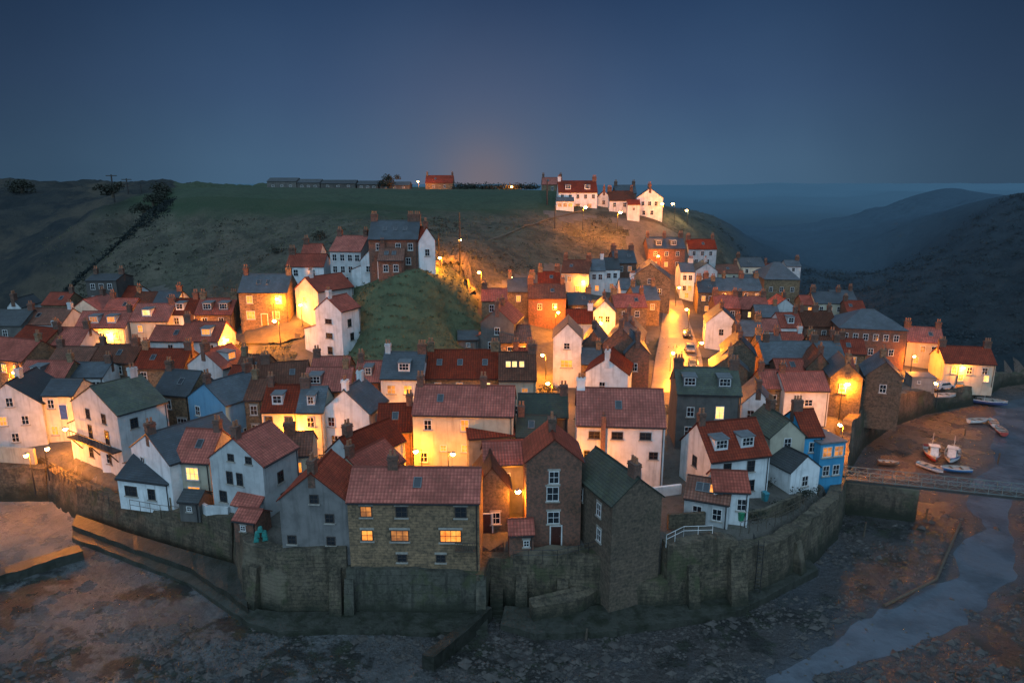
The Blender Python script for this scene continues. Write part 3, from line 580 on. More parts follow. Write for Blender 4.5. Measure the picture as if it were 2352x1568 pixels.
# hilltop and skyline
H('big white hilltop house with twin gables and red roof',1283,1372,442,5.4,0,9,3.2,'p','white','red',D=205,fd=5,win='F4.2:.1,.3,.5,.7,.9|F1.6@1.4x1.2:.2,.5,.8~',chim='0,1',dorm='F.25,.75')
H('dark roofed hilltop cottages between the two white hilltop houses',1400,1458,461,4,0,8,2.6,'p','white','brown',D=204,fd=5,win='F2.8:.2,.6',chim='0,1')
H('white hilltop house with slate roof and lit end wall',1462,1523,455,6,-8,8,2.8,'g','white','slate',D=203,fd=6,win='F4.4:.25,.5,.75|F1.8:.3,.6',chim='0,1')
H('hilltop house with red roof half hidden behind the twin gabled white house',1246,1292,424,4,0,8,2.4,'p','stone','red',D=250,fd=5,win='F2.6:.5',chim='0,1')
H('small white hilltop lean house against the right end of the big white one',1372,1402,454,4.2,-6,6,2,'g','white','red',D=207,fd=5,win='F2.8:.5',chim='0')
H('dark hilltop house behind the dark roofed cottages',1414,1462,444,4.6,0,7,2.4,'p','brick','slate',D=222,fd=6,win='F3.2:.3,.7~',chim='0,1')
H('low white hilltop outbuilding left of the slate roofed hilltop house',1442,1470,470,2.8,-4,4,1.2,'p','white','red',D=199,fd=3,win='F1.6@.8x.8:.5',name='outbuilding',cat='outbuilding')
H('low hilltop conservatory in front of the big white house',1278,1318,462,2.4,0,3,.9,'p','white','slate',D=201,fd=3,win='F1.3@1.2x1.1:.2~,.5~,.8~',name='conservatory',cat='conservatory')
H('lone house on the skyline with lamp glow behind its chimneys',977,1040,420,4.5,0,8,3,'p','stone','red',D=300,fd=5,win='F3:.3,.7',chim='0,1')
for lab,x0,x1,ye,hh in (('grey farm shed at the left end of the skyline',613,680,417,3.4),('grey farm shed second from left on the skyline',682,734,420,3),('long low farm shed in the middle of the skyline row',736,816,422,2.6),('small farm shed right of the long low shed',820,868,424,2.6),('low farm shed nearest the skyline house',872,940,426,2.4)):
    H(lab,x0,x1,ye,hh,0,9,1.4,'p','dark','dslate',D=300,fd=5,win='F1.6@1.2x.8:.2,.5,.8',name='farm_shed',cat='shed')
# extra fixtures on named houses
rt,c,L,S_,de=stone_long
b=MB(); b.box(L*.32,L*.47,-S_/2-1.0,-S_/2-.01,2.0,2.12); bl=b.build('balcony',M['wood'],rt)
b=MB()
for i in range(9):
    x=L*.32+L*.15*i/8; b.box(x-.025,x+.025,-S_/2-1.0,-S_/2-.95,2.12,2.9)
b.box(L*.32,L*.47,-S_/2-1.02,-S_/2-.94,2.9,2.98); b.build('railing',M['wood'],bl)
rt,c,L,S_,de=balc   # gable type: front is local -x
b=MB(); b.box(-L/2-1.2,-L/2-.01,-S_/2,S_/2,3.45,3.6); bl=b.build('balcony',M['iron'],rt)
b=MB()
for i in range(15):
    y=-S_/2+S_*i/14; b.tube((-L/2-1.15,y,3.6),(-L/2-1.15,y,4.55),.025,.025,5)
b.box(-L/2-1.2,-L/2-1.1,-S_/2,S_/2,4.55,4.62); b.build('railing',M['iron'],bl)
for y in(-S_*.4,0,S_*.4):
    b=MB(); b.tube((-L/2-1.1,y,3.45),(-L/2-.05,y,1.9),.07,.07,6); b.build('bracket',M['iron'],bl)
rt,c,L,S_,de=gab
b=MB(); y0=-S_*.46; y1=-S_*.02; b.box(-L/2-1.0,-L/2-.01,y0,y1,-.3,2.0); pb=b.build('porch',WALL['white'],rt)
b=MB(); b.face([(-L/2-1.3,y1+.25,1.95),(-L/2-1.3,y0-.25,1.95),(-L/2-.01,y0-.25,2.9),(-L/2-.01,y1+.25,2.9)],[(0,0),(3,0),(3,2),(0,2)]); b.face([(-L/2-1.3,y0-.25,1.85),(-L/2-1.3,y1+.25,1.85),(-L/2-.01,y1+.25,2.8),(-L/2-.01,y0-.25,2.8)]); b.build('porch_roof',ROOF['red'],pb)
link('window',win_frame(1.2,1.0,'dframe',0),pb,(-L/2-1.0,(y0+y1)/2,1.2),-math.pi/2)
rt,c,L,S_,de=bigwhite
b=MB(); x=-L*.2; b.box(x-.25,x+.25,-S_/2-.45,-S_/2-.01,2.6,8.6); b.tube((x,-S_/2-.23,8.6),(x,-S_/2-.23,9.1),.14,.11,8); b.build('flue',M['chst'],rt)
# ------------------------------------------------------------------ shore line, terrain
SHORE=[(-420,1150),(110,1150),(180,1195),(290,1235),(420,1278),(535,1315),(556,1388),(640,1416),(800,1415),(1112,1420),(1130,1380),(1172,1395),(1390,1402),(1530,1408),(1690,1388),(1800,1345),(1868,1290),(1925,1235),(1944,1170),(1952,1078),(1985,1025),(2060,975),(2130,950),(2230,930),(2300,890),(2420,872),(2700,855)]
SH=np.array([at_z(x,y,0.1)[:2] for x,y in SHORE])
poly=np.concatenate([SH,[[320,SH[-1,1]],[320,10],[-320,10],[-320,SH[0,1]]]])
def seg_dist(P,Q):
    d=np.full(len(P),1e9)
    for a,b_ in zip(Q[:-1],Q[1:]):
        ab=b_-a; t=np.clip(((P-a)@ab)/(ab@ab),0,1); d=np.minimum(d,np.hypot(*(P-(a+t[:,None]*ab)).T))
    return d
def inside(P,Q):
    r=np.zeros(len(P),bool); m=len(Q)
    for i in range(m):
        a=Q[i]; b_=Q[(i+1)%m]
        c1=(a[1]>P[:,1])!=(b_[1]>P[:,1])
        with np.errstate(divide='ignore',invalid='ignore'):
            xi=(b_[0]-a[0])*(P[:,1]-a[1])/(b_[1]-a[1]+1e-12)+a[0]
        r^=c1&(P[:,0]<xi)
    return r
WCL=np.array([at_z(x,y,0)[:2] for x,y in [(2420,905),(2345,935),(2318,985),(2340,1040),(2320,1100),(2275,1160),(2290,1230),(2250,1320),(2150,1400),(1990,1480),(1780,1570)]])
GUL=np.array([at(x,y,0)[:2] for x,y in [(300,462),(215,545),(110,640),(0,715)]])
STEP=1.4
xs=np.arange(-285,286,STEP); ys=np.arange(28,462,STEP)
GX,GY=np.meshgrid(xs,ys); PT=np.stack([GX.ravel(),GY.ravel()],1)
Z=ground(PT)
sd=seg_dist(PT,SH); ins=inside(PT,poly)
wd=seg_dist(PT,WCL); gd_=seg_dist(PT,GUL)
hd=np.full(len(PT),1e9)
for q in HOUSES: hd=np.minimum(hd,np.hypot(PT[:,0]-q[0],PT[:,1]-q[1])-q[2])
nz=np.array([mn.fractal(Vector((x*.05,y*.05,0)),.8,2.1,5) for x,y in PT])
nz2=np.array([mn.noise(Vector((x*.4,y*.4,3))) for x,y in PT])
nz3=np.array([mn.noise(Vector((x*.13,y*.13,8))) for x,y in PT])
nz4=np.array([mn.noise(Vector((x*.022,y*.022,4))) for x,y in PT])
wild=np.clip((hd-1)/9,0,1)
fieldmask=(PT[:,1]>188)&(Z>30)&(PT[:,0]>-112)
leftm=np.clip((-PT[:,0]-105)/25,0,1)*np.clip((PT[:,1]-165)/30,0,1)
kb=4.2*np.exp(-(((PT[:,0]+18)/11)**2+((PT[:,1]-119)/9.5)**2))*np.clip((hd+1)/4,0,1)
Zl=Z+kb-8*np.exp(-(gd_/9)**2)*wild+wild*np.where(fieldmask,.15,1.0)*(nz*1.4+nz2*.4)+leftm*wild*(nz4*4+nz*1.5)
wid=2.2+nz3*1.8
zb_=nz*.14+nz3*.1+nz2*.04-.28*np.clip((wid-wd+2.5)/5,0,1)
bl_=np.clip((sd-.9)/1.6,0,1)
Zf=np.where(ins,zb_,zb_*(1-bl_)+Zl*bl_)
nxg,nyg=len(xs),len(ys)
V=np.column_stack([PT,Zf])
idx=np.arange(nxg*nyg).reshape(nyg,nxg)
FQ=np.stack([idx[:-1,:-1],idx[:-1,1:],idx[1:,1:],idx[1:,:-1]],-1).reshape(-1,4)
fc=V[FQ].mean(1); f_in=ins[FQ].any(1)|(sd[FQ].min(1)<1.0); f_h=hd[FQ].mean(1)
pxs=CX+fc[:,0]/(fc[:,1]*cp+(HC-fc[:,2])*sp)*F
f_field=(fc[:,1]>196)&(fc[:,2]>32.6)&(pxs>400)&(pxs<1240)
knoll=((fc[:,0]+20)/15)**2+((fc[:,1]-120)/16)**2<1
f_vil=(f_h<4.5)&~knoll&(fc[:,1]<200)
cat_=np.where(f_in,0,np.where(f_field,1,np.where(f_vil,2,3)))
FC=((.038,.058,.036),(.048,.064,.040),(.034,.048,.031))
def m_ground(name,cols,scale,rough,bd,bsc,spec=.2):
    m,nt,bs=new_mat(name); tc=nt.nodes.new('ShaderNodeTexCoord'); v=tc.outputs['Object']
    col=mixc(nt,mrange(nt,noisef(nt,v,scale,6,.65),.38,.66),cols[0],cols[1])
    col=mixc(nt,mrange(nt,noisef(nt,v,scale*3.1,5,.7),.5,.68),col,cols[2])
    col=mixc(nt,mrange(nt,noisef(nt,v,scale*14,4,.7),.4,.75,0,.6),col,tuple(x*.4 for x in cols[0]))
    nt.links.new(col,bs.inputs['Base Color']); bs.inputs['Roughness'].default_value=rough; bs.inputs['Specular IOR Level'].default_value=spec
    bump(nt,bs,noisef(nt,v,bsc,5,.7),bd,1); return m
def m_hill():
    m,nt,bs=new_mat('rough_hill_grass'); tc=nt.nodes.new('ShaderNodeTexCoord'); v=tc.outputs['Object']
    sep=nt.nodes.new('ShaderNodeSeparateXYZ'); nt.links.new(v,sep.inputs[0])
    col=mixc(nt,mrange(nt,noisef(nt,v,.06,6,.65),.38,.66),(.088,.088,.066),(.102,.088,.07))
    col=mixc(nt,mrange(nt,noisef(nt,v,.17,6,.75),.48,.6,0,.75),col,(.042,.044,.038))
    col=mixc(nt,mrange(nt,noisef(nt,v,.9,5,.72),.4,.68,0,.65),col,(.046,.047,.038))
    col=mixc(nt,mrange(nt,noisef(nt,v,.11,4,.6),.56,.66,0,.5),col,(.135,.12,.092))
    kx=mth(nt,'DIVIDE',mth(nt,'ADD',sep.outputs[0],20.),18.); ky=mth(nt,'DIVIDE',mth(nt,'ADD',sep.outputs[1],-119.),18.)
    kr=mth(nt,'ADD',mth(nt,'MULTIPLY',kx,kx),mth(nt,'MULTIPLY',ky,ky))
    kcol=mixc(nt,mrange(nt,noisef(nt,v,.35,5,.65),.38,.68),(.105,.122,.07),(.068,.08,.048))
    col=mixc(nt,mrange(nt,kr,.75,1.15,1,0),col,kcol)
    zz=mth(nt,'ADD',sep.outputs[2],mth(nt,'MULTIPLY',mth(nt,'SUBTRACT',noisef(nt,v,.09,5),.5),7.))
    col=mixc(nt,mth(nt,'MULTIPLY',mrange(nt,zz,29.6,33.6),mrange(nt,sep.outputs[0],14,26,1,0)),col,mixc(nt,mrange(nt,noisef(nt,v,.06,6),.38,.66),FC[0],FC[1]))
    wn=mth(nt,'ADD',sep.outputs[0],mth(nt,'MULTIPLY',mth(nt,'SUBTRACT',noisef(nt,v,.03,5),.5),40))
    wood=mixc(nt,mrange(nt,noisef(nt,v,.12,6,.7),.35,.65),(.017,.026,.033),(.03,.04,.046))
    wood=mixc(nt,mrange(nt,sep.outputs[1],140,330),wood,(.05,.085,.118))  # bluish distance haze put into the colour of the far valley side
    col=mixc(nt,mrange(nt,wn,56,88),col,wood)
    rav=mixc(nt,mrange(nt,noisef(nt,v,.1,6,.7),.35,.65),(.02,.026,.03),(.04,.042,.04))
    rav=mixc(nt,mrange(nt,noisef(nt,v,.045,5,.65),.48,.62,0,.8),rav,(.07,.062,.05))
    col=mixc(nt,mrange(nt,mth(nt,'MULTIPLY',wn,-1),106,128),col,rav)
    nt.links.new(col,bs.inputs['Base Color']); bs.inputs['Roughness'].default_value=.95; bs.inputs['Specular IOR Level'].default_value=.1
    bump(nt,bs,noisef(nt,v,1.0,6,.75),.55,1); return m
def m_beach():
    m,nt,bs=new_mat('wet_sand_and_mud'); tc=nt.nodes.new('ShaderNodeTexCoord'); v=tc.outputs['Object']
    sep=nt.nodes.new('ShaderNodeSeparateXYZ'); nt.links.new(v,sep.inputs[0])
    nb=noisef(nt,v,.09,6,.6)
    side=mrange(nt,mth(nt,'ADD',sep.outputs[0],mth(nt,'MULTIPLY',mth(nt,'SUBTRACT',nb,.5),30)),-18,0)
    col=mixc(nt,side,(.10,.105,.108),(.048,.042,.04))
    col=mixc(nt,mrange(nt,noisef(nt,v,.22,5,.6),.42,.6,0,.65),col,(.046,.047,.05))
    far=mrange(nt,sep.outputs[1],76,92,0,1)
    col=mixc(nt,mth(nt,'MULTIPLY',far,side),col,(.10,.062,.046))
    harb=mth(nt,'MULTIPLY',mrange(nt,sep.outputs[0],-46,-52),mrange(nt,sep.outputs[1],66,69))
    kel=mrange(nt,mth(nt,'SUBTRACT',noisef(nt,v,.13,7,.74),mth(nt,'MULTIPLY',mth(nt,'MULTIPLY',far,side),.06)),.495,.55)
    weed=mixc(nt,mrange(nt,noisef(nt,v,.5,4),.45,.65),(.010,.011,.010),(.018,.026,.012))
    col=mixc(nt,mth(nt,'MULTIPLY',kel,.93),col,weed)
    col=mixc(nt,mrange(nt,noisef(nt,v,1.6,4,.72),.48,.7,0,.7),col,(.017,.016,.015))
    col=mixc(nt,mth(nt,'MULTIPLY',mrange(nt,noisef(nt,v,5.5,3,.7),.58,.72,0,.5),side),col,(.13,.115,.105))
    wet=mrange(nt,mth(nt,'ADD',sep.outputs[2],mth(nt,'MULTIPLY',mth(nt,'SUBTRACT',noisef(nt,v,.6,5),.5),.16)),-.17,.03,1,0)
    wet=mth(nt,'MULTIPLY',wet,side)
    col=mixc(nt,mth(nt,'MULTIPLY',wet,.8),col,(.058,.066,.078))
    col=mixc(nt,harb,col,mixc(nt,mrange(nt,noisef(nt,v,.4,4),.35,.65),(.19,.175,.16),(.13,.125,.12)))
    nt.links.new(col,bs.inputs['Base Color'])
    rg=mrange(nt,noisef(nt,v,.3,5),.35,.65,.16,.5)
    rr=nt.nodes.new('ShaderNodeMix'); nt.links.new(wet,rr.inputs[0]); nt.links.new(rg,rr.inputs[2]); rr.inputs[3].default_value=.12; nt.links.new(rr.outputs[0],bs.inputs['Roughness'])
    bump(nt,bs,noisef(nt,v,1.8,6,.74),.36,1); return m
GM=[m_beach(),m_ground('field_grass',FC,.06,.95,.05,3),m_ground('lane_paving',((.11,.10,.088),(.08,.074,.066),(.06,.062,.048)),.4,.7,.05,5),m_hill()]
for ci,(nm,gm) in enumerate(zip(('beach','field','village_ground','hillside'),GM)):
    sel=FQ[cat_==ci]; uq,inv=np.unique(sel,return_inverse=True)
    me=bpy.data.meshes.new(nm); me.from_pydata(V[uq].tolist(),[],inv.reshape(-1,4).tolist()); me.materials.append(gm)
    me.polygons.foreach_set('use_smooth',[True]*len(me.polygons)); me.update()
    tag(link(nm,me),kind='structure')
def tz(x,y):
    i=int(round((x-xs[0])/STEP)); j=int(round((y-ys[0])/STEP)); i=min(max(i,0),nxg-1); j=min(max(j,0),nyg-1)
    return float(Zf[j*nxg+i])
# far country reaching the horizon
fx=np.linspace(-1,1,141); fy=np.linspace(0,1,70)
fv=[];ff=[]
for j,t in enumerate(fy):
    Y=455+6500*t**2.4
    for s in fx:
        X=s*(700+1.1*Y); hgt=5+15*t**.6+ (mn.fractal(Vector((X*.0036,Y*.003,5)),.9,2,4))*(5+5*t)+ (8 if abs(X)>300+.3*Y else 0)
        if t>.5: hgt+=26*(t-.5)*mn.noise(Vector((X*.0008,Y*.0005,2)))
        if j==0: hgt=-6
        hgt=min(hgt,32+20*t)
        fv.append((X,Y,hgt))
for j in range(69):
    for i in range(140):
        q=j*141+i; ff.append((q,q+1,q+142,q+141))
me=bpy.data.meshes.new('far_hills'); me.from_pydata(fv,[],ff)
fm,nt,bs=new_mat('moorland_painted_haze'); tc=nt.nodes.new('ShaderNodeTexCoord'); sep=nt.nodes.new('ShaderNodeSeparateXYZ'); nt.links.new(tc.outputs['Object'],sep.inputs[0])
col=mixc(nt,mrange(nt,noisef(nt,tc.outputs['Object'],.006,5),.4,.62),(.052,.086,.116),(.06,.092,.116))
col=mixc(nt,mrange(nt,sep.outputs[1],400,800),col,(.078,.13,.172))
col=mixc(nt,mrange(nt,sep.outputs[1],550,1800),col,(.098,.166,.218)); nt.links.new(col,bs.inputs['Base Color']); bs.inputs['Roughness'].default_value=1; bs.inputs['Specular IOR Level'].default_value=0  # distance haze put into the moorland colour, blended towards the sky tone
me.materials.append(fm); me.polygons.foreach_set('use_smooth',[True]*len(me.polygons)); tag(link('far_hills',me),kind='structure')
# ------------------------------------------------------------------ sea walls
WEED=(.01,.014,.007)
WM={'stone':m_brick('sea_wall_stone',(.10,.079,.052),(.042,.035,.027),(.022,.02,.016),.8,.36,bd=.12,grime=(.012,.015,.009),gamt=.9,foot=WEED),'conc':m_brick('weedy_concrete',(.06,.058,.046),(.043,.043,.034),(.02,.02,.017),2.6,.9,bd=.06,grime=(.017,.022,.011),gamt=1.0,foot=WEED),'quay':m_brick('quay_stone',(.095,.066,.046),(.048,.036,.029),(.028,.024,.02),.9,.4,bd=.09,gamt=.9,foot=WEED),
'ledge':m_plain('weedy_ledge',(.036,.038,.031),(.011,.015,.008),.8,.5,.1,3,.9)}
def seawall(label,i0,i1,tops,mat,th=1.3,name='sea_wall',batter=.5):
    P=SH[i0:i1+1]; m=len(P); b=MB(); inn=[];
    for i in range(m):
        t=P[min(i+1,m-1)]-P[max(i-1,0)]; t/=np.hypot(*t); inn.append(np.array([-t[1],t[0]]))
    pts2=[]
    for i in range(m-1):
        k_=max(1,int(np.hypot(*(P[i+1]-P[i]))/1.2))
        for s in range(k_):
            f=s/k_; pts2.append((P[i]*(1-f)+P[i+1]*f,inn[i]*(1-f)+inn[i+1]*f,tops[i]*(1-f)+tops[i+1]*f))
    pts2.append((P[-1],inn[-1],tops[-1]))
    rows=[]
    for j,(p,nn,z) in enumerate(pts2):
        r_=[]; stp=.55*round(mn.noise(Vector((p[0]*.13,p[1]*.13,11)))*2)/1.0*.6
        for q in range(6):
            f=q/5; w=mn.noise(Vector((p[0]*.5,p[1]*.5,f*3)))*.4*(1 if 0<j<len(pts2)-1 else .3)
            r_.append((*(p-nn*.05+nn*(batter*f+w*(.5+f*.2))),-.6+(z+stp*f+.6)*f+(w*.8 if q==5 else 0)))
        r_.append((*(p+nn*(batter+th)),r_[-1][2])); r_.append((*(p+nn*(batter+th)),-.6))
        rows.append(r_)
    for a_,c_ in zip(rows[:-1],rows[1:]):
        for q in range(7): b.face([a_[q],c_[q],c_[q+1],a_[q+1]])
    b.face([rows[0][q] for q in range(8)]); b.face([rows[-1][q] for q in range(7,-1,-1)])
    return tag(b.build(name,WM[mat]),label,'wall')
seawall('harbour wall at left running level below the harbour path',0,1,[4.8,4.8],'stone')
seawall('stone harbour wall above the sloping slipway',1,5,[4.7,4.6,4.4,4.8,5.8],'stone')
seawall('rounded stone bastion of the sea wall under the grey gable house',5,8,[5.9,6.5,6.7,6.6],'stone',batter=.7)
seawall('weed stained concrete wall under the long sandstone house',8,9,[4.6,4.6],'conc',batter=.2)
seawall('recessed stretch of sea wall between sandstone house and brick house terrace',9,11,[4.6,5.0,5.4],'stone')
seawall('stone sea wall under the terrace of the tall brick house',11,12,[5.5,5.6],'stone')
seawall('sea wall stretch at foot of the tall stone house with mossy roof',12,13,[3.5,3.5],'stone',batter=.1)
seawall('high stone sea wall below the low outhouse and garden',13,14,[7.0,6.6],'stone')
seawall('curving stone sea wall below the terraced gardens at right',14,18,[5.7,5.4,5.0,4.7,4.4],'stone')
seawall('short wall between bridge foot and blue building',18,19,[4.6,5.6],'quay')
seawall('tall curved quay wall along the beck beside the lamp',19,22,[6.6,6.5,5.4,4.4],'quay',name='quay_wall')
seawall('low end of the quay wall by the riverside houses',22,25,[4.3,3.6,2.8,2.6],'quay',name='quay_wall')
def buttress(label,i,f,top,w=1.2,out=1.1,mat='stone'):
    a,c_=SH[i],SH[i+1]; p=a*(1-f)+c_*f; t=(c_-a)/np.hypot(*(c_-a)); nn=np.array([t[1],-t[0]])
    def q(u,v,z): r=p+t*u+nn*v; return (r[0],r[1],z)
    b=MB(); b.hexa([q(-w/2,out,-.5),q(w/2,out,-.5),q(w/2,-.6,-.5),q(-w/2,-.6,-.5),q(-w/2*.85,.0,top),q(w/2*.85,.0,top),q(w/2*.85,-.9,top),q(-w/2*.85,-.9,top)])
    tag(b.build('buttress',WM[mat]),label,'buttress')
buttress('stone buttress against the left part of the rounded bastion',6,.4,4.6); buttress('stone buttress near the right end of the rounded bastion',7,.85,5)
buttress('buttress in the sea wall under the left end of the brick house terrace',11,.12,3.6); buttress('buttress in the sea wall under the middle of the brick house terrace',11,.55,3.2)
buttress('buttress on the high sea wall below the low outhouse',13,.35,4.8); buttress('broad buttress at the right end of the high sea wall',13,.97,6.2,1.8,1.4); buttress('buttress on the curving sea wall below the garden',15,.4,4)
buttress('narrow buttress at left end of the concrete wall',8,.02,4,1.0,.9,'conc'); buttress('narrow buttress at right end of the concrete wall',8,.98,4,1.0,.9,'conc')
def strip(pixA,zA,pixB,zB,zlow,name,mat,label,cat,kind=None):
    b=MB(); A_=[at_z(x,y,zA) for x,y in pixA]; B_=[at_z(x,y,zB) for x,y in pixB]; rows=[]
    for i in range(len(A_)-1):
        m=max(1,int(np.hypot(*(A_[i+1]-A_[i])[:2])/.8))
        for s in range(m):
            f=s/m; rows.append((A_[i]*(1-f)+A_[i+1]*f,B_[i]*(1-f)+B_[i+1]*f))
    rows.append((A_[-1],B_[-1])); rr=[]
    for a0,b0 in rows:
        w=mn.noise(Vector((a0[0]*.6,a0[1]*.6,4)))*.35; d_=(b0-a0); a1=a0+d_*.05*w*4
        rr.append([(a1[0],a1[1],zlow),(a1[0],a1[1],a1[2]+w*.4),tuple((a0+b0)/2+np.array([0,0,w*.4])),(b0[0],b0[1],b0[2]),(b0[0],b0[1],zlow)])
    for p,q in zip(rr[:-1],rr[1:]):
        for k_ in range(4): b.face([p[k_],q[k_],q[k_+1],p[k_+1]])
    b.face(rr[0]); b.face(rr[-1][::-1])
    o=b.build(name,mat); return tag(o,label,cat,None,kind)
LE=WM['ledge']
strip([(165,1206),(296,1254),(438,1304),(568,1392)],1.3,[(175,1180),(292,1222),(425,1262),(560,1300)],1.8,-.5,'slipway',LE,'sloping weedy slipway along the foot of the harbour wall','slipway')
strip([(-60,1340),(190,1264)],1.0,[(-60,1322),(180,1250)],1.0,-.5,'breakwater',LE,'dark low breakwater across the left sand','breakwater')
strip([(165,1234),(300,1284),(432,1338),(570,1428),(640,1450),(800,1446),(1000,1450),(1120,1446)],.5,[(168,1210),(302,1260),(440,1312),(575,1395),(645,1405),(800,1402),(1000,1405),(1120,1405)],.7,-.5,'wall_footing',LE,'weedy footing ledge below the slipway, bastion and sandstone house','footing')
strip([(1150,1430),(1230,1455),(1400,1448),(1540,1428),(1700,1400),(1880,1306)],.7,[(1160,1390),(1230,1395),(1400,1388),(1540,1388),(1695,1368),(1855,1280)],.9,-.5,'wall_footing',LE,'long concrete footing ledge curving below the right sea wall','footing')
strip([(1225,1395),(1340,1375),(1400,1338)],2.2,[(1215,1372),(1330,1345),(1390,1318)],2.6,-.5,'ramp',WM['stone'],'sloping stone ramp against the terrace wall of the brick house','ramp')
strip([(970,1500),(1050,1440),(1112,1392)],1.4,[(996,1508),(1074,1446),(1130,1394)],1.4,-.5,'groyne',LE,'short dark concrete groyne running down the beach','groyne')
P0=at_z(1140,1408,.4); root=empty('steps',(P0[0],P0[1],0),0,'stone steps climbing the recess between sandstone house and terrace','steps')
for i in range(12):
    b=MB(); b.box(-.6,.6,i*.3,i*.3+2.0,-.3+i*.36,.06+i*.36); b.build('tread',WM['stone'],root)
def groundstrip(La,Rb,lift,name,mat,sub=6):
    b=MB(); rows=[]
    for i in range(len(La)-1):
        for s in range(sub):
            t=s/sub; rows.append(([La[i][q]*(1-t)+La[i+1][q]*t for q in(0,1)],[Rb[i][q]*(1-t)+Rb[i+1][q]*t for q in(0,1)]))
    rows.append((La[-1],Rb[-1])); W=[]
    for l,r_ in rows:
        a,c_=at(*l),at(*r_); row=[]
        for s in range(5):
            p=a*(1-s/4)+c_*s/4; row.append((p[0],p[1],max(gz(p[0],p[1]),tz(p[0],p[1]))+lift))
        W.append(row)
    for i in range(len(W)-1):
        for s in range(4): b.face([W[i][s],W[i][s+1],W[i+1][s+1],W[i+1][s]])
    return tag(b.build(name,mat,smooth=True),kind='structure')
GM_road=m_ground('worn_setts',((.2,.18,.155),(.15,.135,.118),(.12,.11,.1)),.8,.35,.03,8,.5)
groundstrip([(1494,905),(1506,820),(1518,760),(1526,690)],[(1622,895),(1610,815),(1590,760),(1566,690)],.12,'road',GM_road)
GM_path=m_ground('trodden_path',((.12,.10,.072),(.095,.08,.06),(.07,.062,.048)),.8,.9,.03,6)
groundstrip([(1120,552),(1180,530),(1260,502),(1340,484)],[(1123,553.6),(1183,531.6),(1263,503.6),(1343,485.6)],.12,'footpath',GM_path)
groundstrip([(1000,606),(1030,600),(1062,590),(1075,600),(1085,640),(1095,680)],[(1000,614),(1034,612),(1050,606),(1060,616),(1070,645),(1078,684)],.4,'footpath',GM_path)
groundstrip([(560,762),(640,758),(720,752)],[(565,792),(640,792),(715,775)],.3,'lane',GM_path)
wm,nt,bs=new_mat('silty_sky_tinted_water'); tc=nt.nodes.new('ShaderNodeTexCoord'); v=tc.outputs['Object']
col=mixc(nt,mrange(nt,noisef(nt,v,.2,6,.65),.38,.64),(.082,.097,.118),(.052,.06,.072)); nt.links.new(col,bs.inputs['Base Color']); bs.inputs['Roughness'].default_value=.1; bump(nt,bs,noisef(nt,v,1.4,5,.65),.1,.7)  # silt tone; the base colour also carries the bluish sky reflection
b=MB(); Wx=[tuple(at_z(x,y,0)[:2]) for x,y in [(1500,1640),(1650,1500),(1880,1400),(2040,1320),(2120,1250),(2170,1130),(2230,1030),(2260,960),(2310,895),(2480,880),(2700,1000),(2700,1300),(2500,1640)]]
b.face([(x,y,-.15) for x,y in Wx]); tag(b.build('water',wm),kind='structure')
# ------------------------------------------------------------------ footbridge
bA=np.array(at_z(1938,1092,4.6)); bB=np.array(at_z(2400,1140,4.6)); bd=bB-bA; bl=float(np.hypot(bd[0],bd[1])); brz=math.atan2(bd[1],bd[0])
br=empty('footbridge',(bA[0],bA[1],0),brz,'narrow footbridge with grey lattice railings crossing the beck','bridge')
bdm=m_flat('bridge_deck_timber',(.04,.038,.036),.8)
b=MB(); b.box(0,bl,-.7,.7,4.32,4.42); b.box(0,bl,-.78,-.7,4.16,4.42); b.box(0,bl,.7,.78,4.16,4.42); b.build('deck',bdm,br)
rm=m_flat('bridge_paint',(.13,.18,.18),.5)
for s in(-.74,.74):
    b=MB(); nb=int(bl/1.4)
    for i in range(nb+1): b.box(i*1.4-.035,i*1.4+.035,s-.035,s+.035,4.42,5.6)
    for z in(4.5,5.55): b.box(0,bl,s-.03,s+.03,z,z+.08)
    for i in range(nb):
        b.tube((i*1.4,s,4.55),(i*1.4+1.4,s,5.55),.022,.022,4); b.tube((i*1.4,s,5.55),(i*1.4+1.4,s,4.55),.022,.022,4)
    b.build('railing',rm,br)
b=MB(); b.box(0,8.2,-1.1,1.1,-.5,4.14); b.build('abutment',WM['quay'],br)
for s in(-.6,.6):
    b=MB(); b.tube((21,s,-.5),(21,s,4.2),.1,.1,8); b.build('pier',M['iron'],br)
